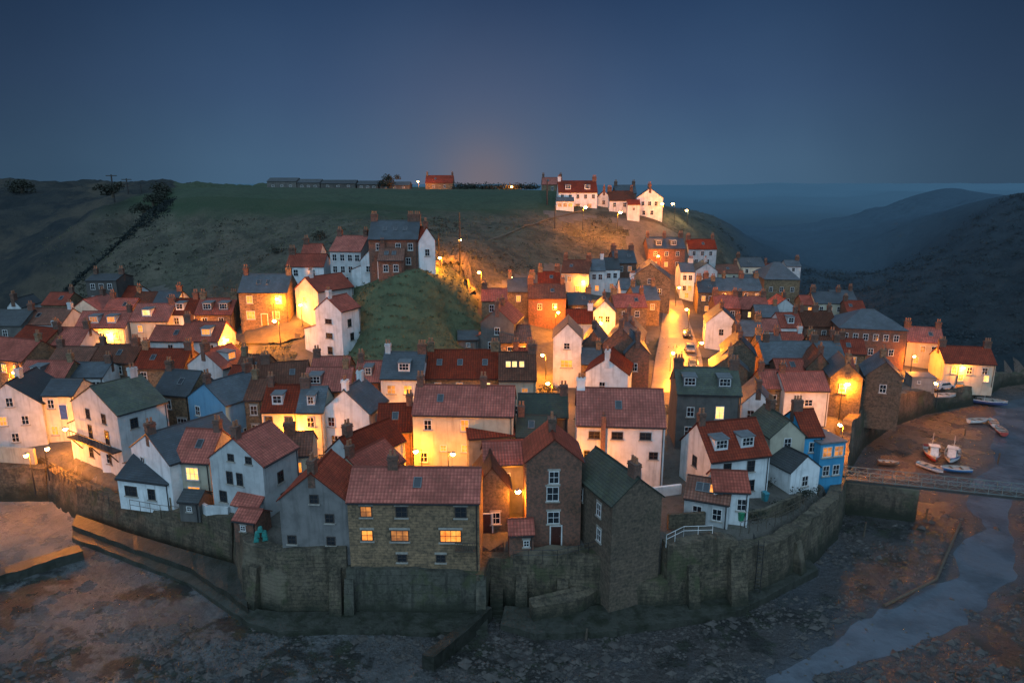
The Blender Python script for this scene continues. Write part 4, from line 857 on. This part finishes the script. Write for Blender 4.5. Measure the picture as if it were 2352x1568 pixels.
# ------------------------------------------------------------------ lamps
def in_house(x,y,m=.45):
    for q in HOUSES:
        dx,dy=x-q[0],y-q[1]
        if abs(dx)+abs(dy)>30: continue
        c_,s_=math.cos(-q[5]),math.sin(-q[5]); lx,ly=dx*c_-dy*s_,dx*s_+dy*c_
        if abs(lx)<q[3]/2+m and abs(ly)<q[4]/2+m: return True
    return False
def lamp(px,py,hh,power,label,D=None,vis=1.0,arm=.7,col=(1,.275,.012)):
    P=at_D(px,py,D) if D else at(px,py,hh)
    P=np.array(P)
    if not D:
        best=None
        for rad in np.arange(0,9,.4):
            for th in np.arange(-math.pi/2,1.5*math.pi,math.pi/6):
                x,y=P[0]+rad*math.cos(th),P[1]+rad*math.sin(th)
                if not in_house(x,y): best=(x,y); break
            if best: break
        if best and best!=(P[0],P[1]): P=np.array([best[0],best[1],gz(*best)+hh])
    rz=random.uniform(0,6)
    for _ in range(12):
        if not in_house(P[0]+arm*math.cos(rz),P[1]+arm*math.sin(rz),.1): break
        rz+=.52
    root=empty('street_lamp',(P[0],P[1],P[2]-hh),rz,label,'street lamp','sodium lamps of the village')
    b=MB(); b.tube((arm,0,-1),(arm,0,hh*.5),.085,.07,8); b.tube((arm,0,hh*.5),(arm,0,hh+.1),.06,.05,8); b.build('pole',M['iron'],root)
    b=MB(); b.tube((arm,0,hh+.05),(0,0,hh+.22),.04,.035,6); b.build('arm',M['iron'],root)
    b=MB(); b.hexa([(-.3,-.14,hh+.14),(.16,-.14,hh+.14),(.16,.14,hh+.14),(-.3,.14,hh+.14),(-.26,-.08,hh+.3),(.14,-.08,hh+.3),(.14,.08,hh+.3),(-.26,.08,hh+.3)]); b.build('lantern',M['galv'],root)
    b=MB(); s=.27*vis
    rings=[(0.14,.6),(0,1),(-.14,.85),(-.24,.4)]
    for dz,rr in rings:
        for q in range(8):
            t=q*math.pi/4; b.v.append((math.cos(t)*rr*s*1.2,math.sin(t)*rr*s,hh+dz*vis))
    for i in range(3):
        for q in range(8):
            q2=(q+1)%8; b.f.append((i*8+q,i*8+q2,(i+1)*8+q2,(i+1)*8+q)[::-1]); b.uv.append(None)
    b.f.append(tuple(range(24,32))[::-1]); b.uv.append(None)
    b.build('bulb',M['bulb'],root)
    ld=bpy.data.lights.new('lamp_light','POINT'); ld.energy=power*1.7; ld.color=col; ld.shadow_soft_size=.2
    lo=bpy.data.objects.new('lamp_light',ld); COL.objects.link(lo); lo.location=(P[0],P[1],P[2]-.24*vis-.35)
LAMPS=[(1057,551,6,6500,'lamp on the hill path above the knoll'),(1100,625,5,5000,'lamp beside the hill path lower down, right of the knoll'),
(1282,717,5.5,4600,'lamp in the middle lane behind the slim tall white house'),(1577,710,6,5500,'tall lamp over the upper main street'),(1612,787,5,4600,'lamp on the right side of the main street by the parked cars'),
(1945,879,5.5,5200,'lamp standing on the beck quay'),(250,768,4,3800,'lamp lighting the white house front at left'),(636,686,4.6,1900,'lamp in front of the lit sandstone house'),(630,737,4.5,4200,'lamp at the lane edge below the lit sandstone house'),
(1897,992,3.5,1200,'lamp between blue house and cream gable by the bridge'),(676,992,3.5,3000,'lamp in the glowing alley of the lower left village'),(955,1036,3.0,1500,'lamp in the bright courtyard, left one'),(1040,1042,3.2,500,'lamp in the bright courtyard, right one'),
(108,1030,3,1800,'lamp by the harbour path under the yellow cream house'),(1190,1128,4.6,1200,'lamp in the slot alley left of the tall brick house'),(1346,1080,4,2000,'lamp in the slot alley right of the tall brick house'),(2100,818,3.5,2800,'lamp on the glowing wall of the riverside house'),
(1246,815,4,4400,'lamp in the steep lane left of the slim tall white house'),(1338,640,4,2800,'lamp against the glowing cream house in the upper lane'),(520,778,4,4000,'lamp behind the brightly lit gable at left'),(1512,588,5,2800,'lamp below the brick house on the right slope'),(1258,880,3.5,3400,'lamp at the foot of the steep lane'),(690,700,3.6,2000,'lamp by the white house with glowing gable'),
(330,740,3.6,2400,'lamp in front of the bright rooflight house'),(150,985,3.4,1300,'lamp under the timber landing of the yellow house'),(2200,838,3.2,1500,'lamp in front of the low riverside house'),(1546,810,3.6,3000,'lamp on the left side of the main street'),(1930,975,3.5,1900,'lamp under the quay lamp by the blue building'),(1010,592,3,3200,'lamp by the white end house of hillside terrace'),(40,850,3.4,2200,'lamp at the far left street'),(1380,742,3.5,2200,'lamp behind the small white gable by the lane'),(420,700,3.2,1500,'lamp behind the red roofs of the left lane'),(1560,660,5,3600,'lamp at the top bend of the main street'),(430,770,3.4,2400,'lamp between the low white house and the brightly lit gable'),(1560,850,4,3000,'lamp nearest the lower end of the main street'),(1170,640,4,2400,'lamp in the lane above the dark grey gable'),(1905,670,4,1800,'lamp by the cream lit house under the river hillside'),(1800,830,3.5,1200,'lamp before the wide blue slate roof'),(900,945,3.5,1000,'lamp in the gap before the slate roofed dormer house'),(1700,690,4,1700,'lamp in the lane behind the white street gable'),(1170,905,3.5,1300,'lamp before the white house with glowing skylights'),(60,1045,4.5,1700,'lamp at the harbour wall far left'),(2150,880,3,900,'lamp by the grey shed at the river')]
for l in LAMPS: lamp(*l)
for l in ((1175,429,6,3000,'lamp on the skyline right of the lone house',285),(960,417,6,4500,'lamp on the skyline left of the lone house',292),(1345,476,5,6000,'lamp on the bank in front of the twin gabled hilltop house',186),(1425,488,4,6000,'lamp added for slope glow below the dark roofed hilltop cottages',186),(1521,468,5,2600,'lamp at the lit end of the white hilltop house',196),(1690,580,5,900,'lamp farthest up the right valley road',225),(1807,545,6,300,'lonely lamp across the valley',420)):  # the second bank lamp is added for orange glow on the slope
    lamp(*l[:5],D=l[5],vis=1.4)
for l in ((1545,468,5,600,'lamp on the hilltop edge, left of the end pair',204),(1577,483,5,600,'lamp on the hilltop edge, right of the end pair',208)): lamp(*l[:5],D=l[5],vis=1.3,col=(1,.75,.3))
# ------------------------------------------------------------------ vehicles, boats
def car(label,px,py,rz,col):
    P=at(px,py,0.15); root=empty('parked_car',P,rz,label,'car','cars parked along the main street')
    b=MB(); prof=[(-2,.3),(2,.3),(2.02,.7),(1.2,.85),(.6,1.38),(-1.2,1.4),(-1.85,.9),(-2.02,.75)]
    for s,yy in((-1,-.82),(1,.82)):
        f=[(x,yy*(1 if z<1 else .84),z) for x,z in prof]; b.face(f if s<0 else f[::-1])
    for i in range(len(prof)):
        p,q=prof[i],prof[(i+1)%len(prof)]; k1=.82 if p[1]<1 else .69; k2=.82 if q[1]<1 else .69
        b.face([(p[0],-k1,p[1]),(p[0],k1,p[1]),(q[0],k2,q[1]),(q[0],-k2,q[1])])
    b.build('body',m_flat('car_paint',col,.25),root)
    b=MB(); b.face([(1.17,-.7,.9),(1.17,.7,.9),(.66,.62,1.33),(.66,-.62,1.33)]); b.build('windscreen',M['glass'],root,(.02,0,.012))
    for s in(-1,1):
        b=MB(); f=[(.95,s*.84,.92),(-1.5,s*.84,.95),(-1.1,s*.735,1.33),(.55,s*.735,1.33)]; b.face(f if s>0 else f[::-1]); b.build('side_window',M['glass'],root)
        b=MB(); b.box(1.96,2.05,s*.5-.18,s*.5+.18,.55,.7); b.build('headlight',M['wframe'],root)
        for x in(-1.25,1.25):
            b=MB(); b.tube((x,s*.65,.32),(x,s*.86,.32),.32,.32,14); b.build('wheel',M['iron'],root)
car('dark hatchback, farthest of the cars parked on the main street',1578,772,R(258),(.03,.035,.04))
car('pale grey car in the middle of the row parked on the main street',1585,806,R(258),(.22,.22,.22))
car('dark blue car nearest in the row parked on the main street',1592,842,R(258),(.04,.06,.12))
car('small car parked by the riverside sheds at right',2165,893,R(20),(.4,.4,.42))
def boat(label,px,py,L,rz,hc,sc,cabin=None,mast=0,z=.1):
    P=at_z(px,py,z); root=empty('boat',(P[0],P[1],z-.02),rz,label,'boat','boats lying in the beck')
    Bm=L*.19; Hh=max(.6,L*.15); N_=12; sec=[]
    for i in range(N_+1):
        s=i/N_; f=1-max(0,(s-.45)/.55)**2.3 if s>.45 else 1-.28*((.45-s)/.45)**2
        f=max(f,.02); sh=Hh*(1+.55*max(0,s-.4)**1.6+.1*(1-s)); kz=.18*Hh*max(0,(s-.7)/.3)**2*2
        bm=Bm*f; x=-L/2+L*s
        sec.append([(x,0,kz),(x,bm*.55,kz+.1*Hh),(x,bm*.92,kz+.45*(sh-kz)),(x,bm,sh*.8),(x,bm*1.02,sh)])
    b=MB(); g=MB(); dk=MB()
    for i in range(N_):
        A_,B_=sec[i],sec[i+1]
        for s in(1,-1):
            for q in range(4):
                f=[A_[q],B_[q],B_[q+1],A_[q+1]]; f=[(x,y*s*(1.004 if q==3 else 1),zz) for x,y,zz in f]
                (g if q==3 else b).face(f if s<0 else f[::-1])
        dz=.6
        dk.face([(A_[4][0],-A_[4][1]*.93,A_[4][2]*dz),(B_[4][0],-B_[4][1]*.93,B_[4][2]*dz),(B_[4][0],B_[4][1]*.93,B_[4][2]*dz),(A_[4][0],A_[4][1]*.93,A_[4][2]*dz)])
        for s in(1,-1):
            f=[(A_[4][0],s*A_[4][1],A_[4][2]),(B_[4][0],s*B_[4][1],B_[4][2]),(B_[4][0],s*B_[4][1]*.93,B_[4][2]*dz),(A_[4][0],s*A_[4][1]*.93,A_[4][2]*dz)]; dk.face(f)
    tr=sec[0]; b.face([(p[0],p[1],p[2]) for p in tr]+[(p[0],-p[1],p[2]) for p in tr[:0:-1]])
    b.build('hull',m_flat('hull_paint',hc,.35),root); g.build('sheer_stripe',m_flat('stripe_paint',sc,.35),root); dk.build('deck',m_flat('deck_boards',(.3,.29,.27),.7),root)
    for t in(-.2,.12):
        b=MB(); b.box(L*t-.12,L*t+.12,-Bm*.9,Bm*.9,Hh*.78,Hh*.84); b.build('thwart',M['wood'],root)
    if cabin:
        b=MB(); x0,x1=L*.05,L*.28; w_=Bm*.62; b.hexa([(x0,-w_,Hh*.6),(x1,-w_*.8,Hh*.6),(x1,w_*.8,Hh*.6),(x0,w_,Hh*.6),(x0,-w_,Hh*.6+1.5),(x1-.25,-w_*.75,Hh*.6+1.5),(x1-.25,w_*.75,Hh*.6+1.5),(x0,w_,Hh*.6+1.5)]); cb=b.build('wheelhouse',m_flat('cabin_paint',cabin,.4),root)
        b=MB(); b.box(x0-.15,x1-.1,-w_*1.08,w_*1.08,Hh*.6+1.505,Hh*.6+1.6); b.build('wheelhouse_roof',m_flat('cabin_roof_paint',(.5,.5,.5),.5),cb)
        for s in(-1,1):
            b=MB(); b.box(x0+.15,x1-.45,s*w_*.99-.02,s*w_*.99+.02,Hh*.6+.8,Hh*.6+1.3); b.build('window',M['glass'],cb)
        b=MB(); b.box(x0-.015,x0+.0,-w_*.6,w_*.6,Hh*.6+.8,Hh*.6+1.3); b.build('window',M['glass'],cb)
    if mast:
        b=MB(); b.tube((-L*.12,0,Hh*.6),(-L*.12,0,mast),.05,.035,6); b.tube((-L*.12,0,mast*.8),(-L*.4,0,mast*.55),.03,.03,5); b.build('mast',M['wframe'],root)
    return root
boat('red and white fishing boat with wheelhouse moored above the bridge',2140,1048,5.6,R(-112),(.4,.06,.05),(.66,.66,.66),(.66,.66,.66),3.6)
boat('blue and white fishing boat with short mast, right of the red one',2186,1053,5.6,R(-128),(.6,.6,.62),(.05,.12,.3),(.6,.6,.6),3.4)
boat('small blue and white open boat nearest the bridge rail, left one',2136,1078,3.6,R(-60),(.6,.62,.65),(.04,.18,.4))
boat('blue covered open boat nearest the bridge rail, right one',2194,1082,4.0,R(170),(.04,.16,.38),(.6,.6,.6))
boat('white open boat, leftmost of three on the upper mud',2247,970,3.8,R(8),(.68,.69,.7),(.6,.6,.6))
boat('white rowing boat, middle of three on the upper mud',2280,974,3.8,R(65),(.68,.69,.7),(.35,.1,.06))
boat('red bottomed white boat, rightmost of three on the upper mud',2297,992,4.0,R(70),(.4,.06,.05),(.68,.68,.68))
boat('dark blue fishing coble lying near the riverside houses',2270,928,5.8,R(-25),(.05,.08,.2),(.5,.5,.52),None,1.8)
boat('pale dinghy on the slip by the quay end',2172,912,3.6,R(5),(.5,.5,.5),(.4,.4,.4),z=4.0)
boat('small brown rowing boat at the foot of the quay wall',2040,1068,2.8,R(-12),(.14,.08,.05),(.2,.12,.08))
# ------------------------------------------------------------------ small things
def pole_thing(px,py,hh,D,label,cross=True):
    P=at_D(px,py,D); root=empty('utility_pole',(P[0],P[1],P[2]-hh),.3,label,'pole')
    k_=1.7 if D>200 else 1
    b=MB(); b.tube((0,0,-2),(0,0,hh),.17*k_,.12*k_,7); b.build('post',M['iron'],root)
    if cross:
        b=MB(); b.box(-1.5,1.5,-.12,.12,hh-.5,hh-.22); b.build('crossarm',M['iron'],root)
for a in ((255,401,9,215,'tallest telegraph pole with crossarm on left skyline'),(290,410,8,235,'second telegraph pole from left on the skyline'),(322,422,6,260,'short telegraph pole third from left on skyline'),(437,418,6,290,'far telegraph pole at left end of the field'),(1055,488,11,137,'bare pole beside the hill path lamp',False),(1275,470,7,188,'pole on the slope below the hilltop houses',False),(1257,415,9,205,'slender flagpole left of the twin gabled hilltop house',False),(1007,540,8,134,'pole behind the end house of hillside terrace',False)): pole_thing(*a)
def rail(label,pix,z,hh,mat,name='railing',cat='railing'):
    P=[Vector(at_z(x,y,z)) for x,y in pix]; b=MB()
    for p,q in zip(P[:-1],P[1:]):
        m=max(1,int((q-p).length/1.1))
        for i in range(m+1):
            c_=p.lerp(q,i/m); b.tube(c_-Vector((0,0,.4)),c_+Vector((0,0,hh)),.03,.03,5)
        for k_ in(.5,1): b.tube(p+Vector((0,0,hh*k_)),q+Vector((0,0,hh*k_)),.03,.03,5)
    tag(b.build(name,mat),label,cat)
rail('black iron railing on the terrace of the tall brick house',[(1180,1285),(1280,1285),(1375,1262)],5.7,1.0,M['iron'])
rail('white handrail on top of the high sea wall',[(1530,1248),(1570,1228),(1636,1226)],7.1,.9,M['wframe'])
rail('iron railing along the harbour path at left',[(95,1062),(165,1110),(250,1150)],4.9,1.0,M['iron'])
rail('timber fence above the harbour wall below the white gable house',[(300,1170),(370,1183),(440,1190)],5.0,1.2,M['wood'],'fence','fence')
rail('timber fence along the garden edge on the curving sea wall',[(1700,1222),(1780,1200),(1850,1165)],6.3,1.1,M['wood'],'fence','fence')
def gwall(label,pix,z0,z1,mat,th=.35,fd=.5):
    P=[at_z(x,y,z0) for x,y in pix]; b=MB()
    for p,q in zip(P[:-1],P[1:]):
        d=(q-p)[:2]; d/=np.hypot(*d); nn=np.array([-d[1],d[0]])*th
        a0,a1=p[:2],q[:2]; b.hexa([(*a0,z0-fd),(*a1,z0-fd),(*(a1+nn),z0-fd),(*(a0+nn),z0-fd),(*a0,z1),(*a1,z1),(*(a1+nn),z1),(*(a0+nn),z1)])
    tag(b.build('garden_wall',mat),label,'wall')
gwall('white curved garden wall in front of the white gable house with porch',[(452,1172),(475,1186),(525,1190)],5.5,6.7,WALL['white'])
gwall('white yard wall beside the low outhouse with glowing skylights',[(1500,1140),(1565,1132)],6.4,7.4,WALL['white'])
gwall('stone terrace wall left of the seaward garden at right',[(1690,1205),(1760,1190),(1840,1155)],5.8,6.9,WM['stone'])
gwall('stone retaining wall under the lane of the lit sandstone house',[(560,800),(640,812),(715,800)],11.0,14.2,WALL['stone'],.6,1.5)
gwall('pale garden wall glowing beside the harbour path',[(-20,1052),(80,1058)],5,6.6,WALL['cream'])
gwall('stone yard wall behind the white handrail',[(1535,1205),(1620,1200)],6.6,7.7,WM['stone'])
gwall('stone yard wall beside the dark felt roofed shed',[(330,1150),(400,1165)],5.2,6.3,WALL['stone'])
def pots(px,py,z,label):
    P=at_z(px,py,z); root=empty('lobster_pot_stack',P,.3,label,'lobster pots')
    mt=m_flat('teal_netting',(.02,.2,.18),.8)
    for x,y,zz in ((0,0,0),(.8,.05,0),(.1,.1,.45),(.75,.0,.46),(.4,.05,.92)):
        b=MB(); b.tube((x-.35,y-.25,zz+.2),(x-.35,y+.3,zz+.2),.22,.22,10); b.box(x-.6,x-.1,y-.3,y+.35,zz-.02,zz+.02); b.build('pot',mt,root)
pots(598,1240,6.6,'stack of teal netted lobster pots on the bastion')
def binn(px,py,z,label,c):
    P=at_z(px,py,z); root=empty('wheelie_bin',P,.4,label,'bin')
    b=MB(); b.hexa([(-.22,-.25,.05),(.22,-.25,.05),(.22,.25,.05),(-.22,.25,.05),(-.3,-.33,.95),(.3,-.33,.95),(.3,.33,.95),(-.3,.33,.95)]); b.build('body',m_flat('bin_plastic',c,.5),root)
    b=MB(); b.hexa([(-.32,-.36,.955),(.32,-.36,.955),(.32,.36,.955),(-.32,.36,.955),(-.28,-.3,1.05),(.28,-.3,1.05),(.28,.3,1.1),(-.28,.3,1.1)]); b.build('lid',m_flat('bin_lid',c,.5),root)
binn(1700,1195,6.6,'green wheelie bin in the seaward garden',(.02,.2,.1)); binn(1756,1150,6.2,'teal water butt in the garden of the dormered white house',(.03,.2,.25))
for p,q,lab in (((2205,1200),(2150,1330),'long timber baulk lying on the river mud'),((2150,1330),(2030,1390),'timber baulk continuing down the river mud')):
    a=Vector(at_z(*p,.2)); c_=Vector(at_z(*q,.2)); b=MB(); b.tube(a,c_,.16,.16,6); tag(b.build('timber_baulk',M['wood']),lab,'timber')
for x,y,hh,lab in ((1983,1232,1.8,'mooring post on the mud left of the bridge pier'),(2125,1195,1.6,'mooring post on the mud under the bridge'),(2292,1062,1.5,'mooring post beside the moored boats'),(2215,1000,1.3,'mooring post below the white boats'),(1345,1470,1.2,'weedy post on the foreshore below the terrace')):
    P=at_z(x,y,0); b=MB(); b.tube((P[0],P[1],-.4),(P[0]+.1,P[1],hh),.13,.1,7); tag(b.build('mooring_post',M['wood']),lab,'post')
P=at_z(1738,1368,.2); root=empty('ladder',P,R(-18),'iron ladder fixed to the curving sea wall','ladder')
for s in(-.25,.25):
    b=MB(); b.tube((s,-.25,-.3),(s,.25,5.9),.04,.04,6); b.build('rail',M['iron'],root)
for i in range(16):
    f=i/16; b=MB(); b.tube((-.25,-.25+.5*f,-.3+6.1*f),(.25,-.25+.5*f,-.3+6.1*f),.03,.03,5); b.build('rung',M['iron'],root)
# ------------------------------------------------------------------ plants
def m_leaf(name,c,c2):
    m,nt,bs=new_mat(name); tc=nt.nodes.new('ShaderNodeTexCoord'); col=mixc(nt,mrange(nt,noisef(nt,tc.outputs['Object'],.9,3),.35,.65),c,c2); nt.links.new(col,bs.inputs['Base Color']); bs.inputs['Roughness'].default_value=.9; bs.inputs['Specular IOR Level'].default_value=.1; return m
LF=m_leaf('scrub_leaf',(.06,.06,.044),(.08,.07,.055)); LD=m_leaf('gorse_leaf',(.024,.029,.024),(.042,.045,.037)); LG=m_leaf('tussock_grass',(.09,.105,.062),(.115,.115,.075))
LW=m_leaf('valley_wood_leaf',(.019,.028,.034),(.032,.043,.05))
rs=random.Random(5)
def clump(b,c,rad,n_,ls,flat=.6):
    for _ in range(n_):
        while True:
            p=Vector((rs.uniform(-1,1),rs.uniform(-1,1),rs.uniform(-.2,1)))
            if p.length<1: break
        p=Vector((p.x*rad,p.y*rad,p.z*rad*flat))+c
        u=Vector((rs.gauss(0,1),rs.gauss(0,1),rs.gauss(0,1))).normalized(); w=u.orthogonal().normalized(); l=ls*rs.uniform(.6,1.4)
        b.face([p-u*l,p+w*l*.6,p+u*l,p-w*l*.6])
hill=np.where(cat_==3)[0]
vis=hill[(np.abs(pxs[hill]-1176)<1260)&(fc[hill,1]<400)]
b1=MB(); b2=MB(); b3=MB(); cnt=0
for _ in range(18000):
    q=vis[rs.randrange(len(vis))]; p=fc[q]
    if f_h[q]<2: continue
    v=mn.fractal(Vector((p[0]*.03,p[1]*.03,9)),.8,2,4)
    if p[0]>75 and p[1]>110:
        if p[1]>230 or rs.random()<.45: continue
        clump(b3,Vector(p),rs.uniform(1.2,3.0),16,.3,.5); cnt+=1
    elif p[0]<-118: continue
    else:
        if knoll[q] or p[2]>31: continue
        if v>.2: clump(b2,Vector(p),rs.uniform(.5,1.5),13,.2,.6); cnt+=1
        elif rs.random()<.2: clump(b1,Vector(p),rs.uniform(.4,1.0),9,.2,.7); cnt+=1
    if cnt>3600: break
tag(b1.build('bracken',LF),'brown green bracken and brambles scattered over the hillside','bracken',kind='stuff')
tag(b2.build('gorse_scrub',LD),'dark gorse scrub on the hill slopes','scrub',kind='stuff')
tag(b3.build('valley_woodland',LW),'dark woodland and scrub covering the steep right valley side','wood',kind='stuff')
b=MB(); kn=hill[((fc[hill,0]+20)/24)**2+((fc[hill,1]-125)/26)**2<1]
al=hill[(fc[hill,1]<200)&(np.abs(pxs[hill]-800)<700)&(fc[hill,2]<31)]
for i in range(9000):
    q=(kn if i<4000 and len(kn) else al); p=fc[q[rs.randrange(len(q))]]; x=p[0]+rs.uniform(-.7,.7); y=p[1]+rs.uniform(-.7,.7); z=p[2]
    for _ in range(2):
        a=rs.uniform(0,6.28); l=rs.uniform(.15,.38); dx,dy=math.cos(a)*.12,math.sin(a)*.12
        b.face([(x-dx,y-dy,z-.1),(x+dx,y+dy,z-.1),(x+rs.uniform(-.3,.3),y+rs.uniform(-.3,.3),z+l)])
tag(b.build('tussock_grass',LG),'tufts of rough grass on knoll and hill slopes','grass',kind='stuff')
def shrub(label,px,py,rad,D=None,n_=240,trunk=0,mat=LD,name='shrub',cat='shrub'):
    P=Vector(at_D(px,py,D) if D else at(px,py,0)); root=empty(name,P,0,label,cat)
    b=MB()
    for j in range(9): clump(b,Vector((rs.uniform(-.7,.7)*rad,rs.uniform(-.5,.5)*rad,trunk+rs.uniform(0,.6)*rad)),rad*rs.uniform(.3,.55),n_//9,rad*.075,.9)
    b.build('foliage',mat,root)
    b=MB(); b.tube((0,0,-1),(0,0,trunk+rad*.4),.12*rad,.05*rad,6); b.tube((0,0,trunk*.7),(rad*.4,0,trunk+rad*.5),.06*rad,.02*rad,5); b.tube((0,0,trunk*.8),(-rad*.4,.1,trunk+rad*.6),.06*rad,.02*rad,5); b.build('stem',M['wood'],root)
for a in (('rounded dark tree on the far left skyline',50,440,4.5,240),('dark bush at the top of the left ravine edge',258,447,4,205),('dark gorse bush at left end of the field, upper',372,447,4,210),('dark gorse bush at left end of the field, middle',352,468,3.6,205),('dark gorse bush at left end of the field, lower',330,492,3.4,198),('pale spreading bush on the skyline by the farm sheds',895,426,5,300)): shrub(a[0],a[1],a[2],a[3],D=a[4],n_=700)
for a in (('bush on the slope left of the lit sandstone house',568,640,1.6),('bush behind the small white terrace houses',640,585,2.4),('bush in the garden of the dormered white house',1752,1115,1.3),('bush on the lane bank right of the brightly lit gable',545,800,2),('dark bush at the foot of the steep lane',1262,905,1.8),('shrub below the end house of hillside terrace',960,612,1.5),('bush at right end of the sea wall garden',1845,1150,1.6),('bush in the middle of the sea wall garden',1800,1170,1.5),('bush at left end of the sea wall garden',1735,1195,1.3),('bush between the garage and the sea wall garden',1880,1128,1.3),('bush behind the tall white terrace house',735,548,2.5)): shrub(*a)
b=MB()
for i in range(170):
    px_=1045+190*rs.random(); P=Vector(at_D(px_,432,288)); clump(b,P,rs.uniform(1,2.6),14,.35,1.0)
tag(b.build('hedgerow',LD),'ragged hedge along the skyline right of the lone house','hedge',kind='stuff')
b=MB()
for i in range(1500):
    t=rs.random(); w_=16+12*mn.noise(Vector((t*7,0,0))); px_=75+(385-75)*t+rs.gauss(0,.6)*w_+16*math.sin(t*9); py_=700+(445-700)*t+rs.gauss(0,.6)*w_; P=Vector(at(px_,py_,0)); P.z=tz(P.x,P.y); clump(b,P,rs.uniform(.5,1.3),9,.22,.6)
tag(b.build('ravine_thicket',m_leaf('thicket_leaf',(.012,.018,.02),(.024,.03,.03))),'dark line of thicket climbing the left ravine edge','thicket',kind='stuff')
b=MB(); sm=m_plain('beach_stone',(.07,.062,.057),(.024,.023,.022),1,.7)
for i in range(12000):
    if rs.random()<.75: px_=rs.uniform(1050,2352); py_=rs.uniform(1180,1568)
    else: px_=rs.uniform(0,1200); py_=rs.uniform(1440,1568)
    P=at_z(px_,py_,.02)
    if not inside(P[None,:2],poly)[0]: continue
    if mn.noise(Vector((P[0]*.15,P[1]*.15,2)))<rs.uniform(-.45,.3): continue
    if tz(P[0],P[1])<-.12 and rs.random()<.92: continue
    r_=rs.uniform(.07,.26)*(2.2 if rs.random()<.1 else 1); k_=len(b.v); P=Vector((P[0],P[1],tz(P[0],P[1])))
    for dx,dy,dz in((1,0,.1),(0,1,.2),(-1,0,.1),(0,-1,.2),(0,0,.7)): b.v.append((P.x+dx*r_*rs.uniform(.6,1.4),P.y+dy*r_*rs.uniform(.6,1.4),P.z+dz*r_*rs.uniform(.5,1.2)-.03))
    for q in range(4): b.f.append((k_+q,k_+(q+1)%4,k_+4)); b.uv.append(None)
tag(b.build('beach_stones',sm),'scattered dark stones and weed over the foreshore','stones',kind='stuff')
# ------------------------------------------------------------------ sky, sun, camera
W=bpy.data.worlds.new('World'); SC.world=W; W.use_nodes=True; nt=W.node_tree; bg=nt.nodes['Background']
tc=nt.nodes.new('ShaderNodeTexCoord'); sep=nt.nodes.new('ShaderNodeSeparateXYZ'); nt.links.new(tc.outputs['Generated'],sep.inputs[0])
rp=nt.nodes.new('ShaderNodeValToRGB'); nt.links.new(sep.outputs[2],rp.inputs[0]); el=rp.color_ramp.elements
stops=[(0,(.060,.124,.206)),(.03,(.059,.120,.203)),(.12,(.041,.083,.165)),(.25,(.018,.044,.104)),(.5,(.13,.21,.33)),(1,(.43,.66,.92))]
el[0].position,el[0].color=0,(*stops[0][1],1); el[1].position,el[1].color=1,(*stops[-1][1],1)
for p,c_ in stops[1:-1]:
    e=el.new(p); e.color=(*c_,1)
col=rp.outputs[0]
nzv=noisef(nt,tc.outputs['Generated'],2.2,4,.55)
col=mixc(nt,1.0,col,mixc(nt,mrange(nt,nzv,.3,.7),(.9,.91,.94),(1.09,1.08,1.06)),'MULTIPLY')
x2=mth(nt,'MULTIPLY',sep.outputs[0],sep.outputs[0]); vg=mrange(nt,x2,0.01,.36,1.1,.6)
vc=nt.nodes.new('ShaderNodeCombineXYZ')
for i in range(3): nt.links.new(vg,vc.inputs[i])
col=mixc(nt,1.0,col,vc.outputs[0],'MULTIPLY')
back=mth(nt,'MULTIPLY',mrange(nt,mth(nt,'MULTIPLY',sep.outputs[1],-1),-.1,.7),mrange(nt,sep.outputs[2],-.02,.12))
col=mixc(nt,back,col,(.64,.98,1.28))
gd=ray(1110,420); gd/=np.linalg.norm(gd)
dt=nt.nodes.new('ShaderNodeVectorMath'); dt.operation='DOT_PRODUCT'; nt.links.new(tc.outputs['Generated'],dt.inputs[0]); dt.inputs[1].default_value=tuple(gd)
dm=mth(nt,'MAXIMUM',dt.outputs['Value'],0.0)
col=mixc(nt,mth(nt,'MULTIPLY',mth(nt,'POWER',dm,70.0),.45),col,(.135,.137,.19))
col=mixc(nt,mth(nt,'MULTIPLY',mth(nt,'POWER',dm,600.0),.3),col,(.33,.19,.13))
nt.links.new(col,bg.inputs[0]); bg.inputs[1].default_value=1.0
sk=nt.nodes.new('ShaderNodeTexSky'); sk.sky_type='NISHITA'; sk.sun_disc=False; sk.sun_elevation=R(-3); sk.sun_rotation=R(200)
b2_=nt.nodes.new('ShaderNodeBackground'); b2_.inputs[1].default_value=.002; nt.links.new(sk.outputs[0],b2_.inputs[0])
ad=nt.nodes.new('ShaderNodeAddShader'); nt.links.new(bg.outputs[0],ad.inputs[0]); nt.links.new(b2_.outputs[0],ad.inputs[1]); nt.links.new(ad.outputs[0],nt.nodes['World Output'].inputs[0])
sl=bpy.data.lights.new('sun','SUN'); sl.energy=.4; sl.angle=R(50); sl.color=(.58,.83,1)
so=bpy.data.objects.new('sun',sl); COL.objects.link(so); so.rotation_euler=Vector((.35,.75,-.75)).to_track_quat('-Z','Y').to_euler()
cm=bpy.data.cameras.new('camera'); cm.sensor_width=36; cm.lens=36*F/2352; cm.clip_end=15000; cm.clip_start=1
co=bpy.data.objects.new('camera',cm); COL.objects.link(co); co.location=(0,0,HC); co.rotation_euler=(math.pi/2-PIT,0,0); SC.camera=co
SC.view_settings.view_transform='Standard'
print('houses',len(HOUSES),'objs',len(bpy.data.objects))
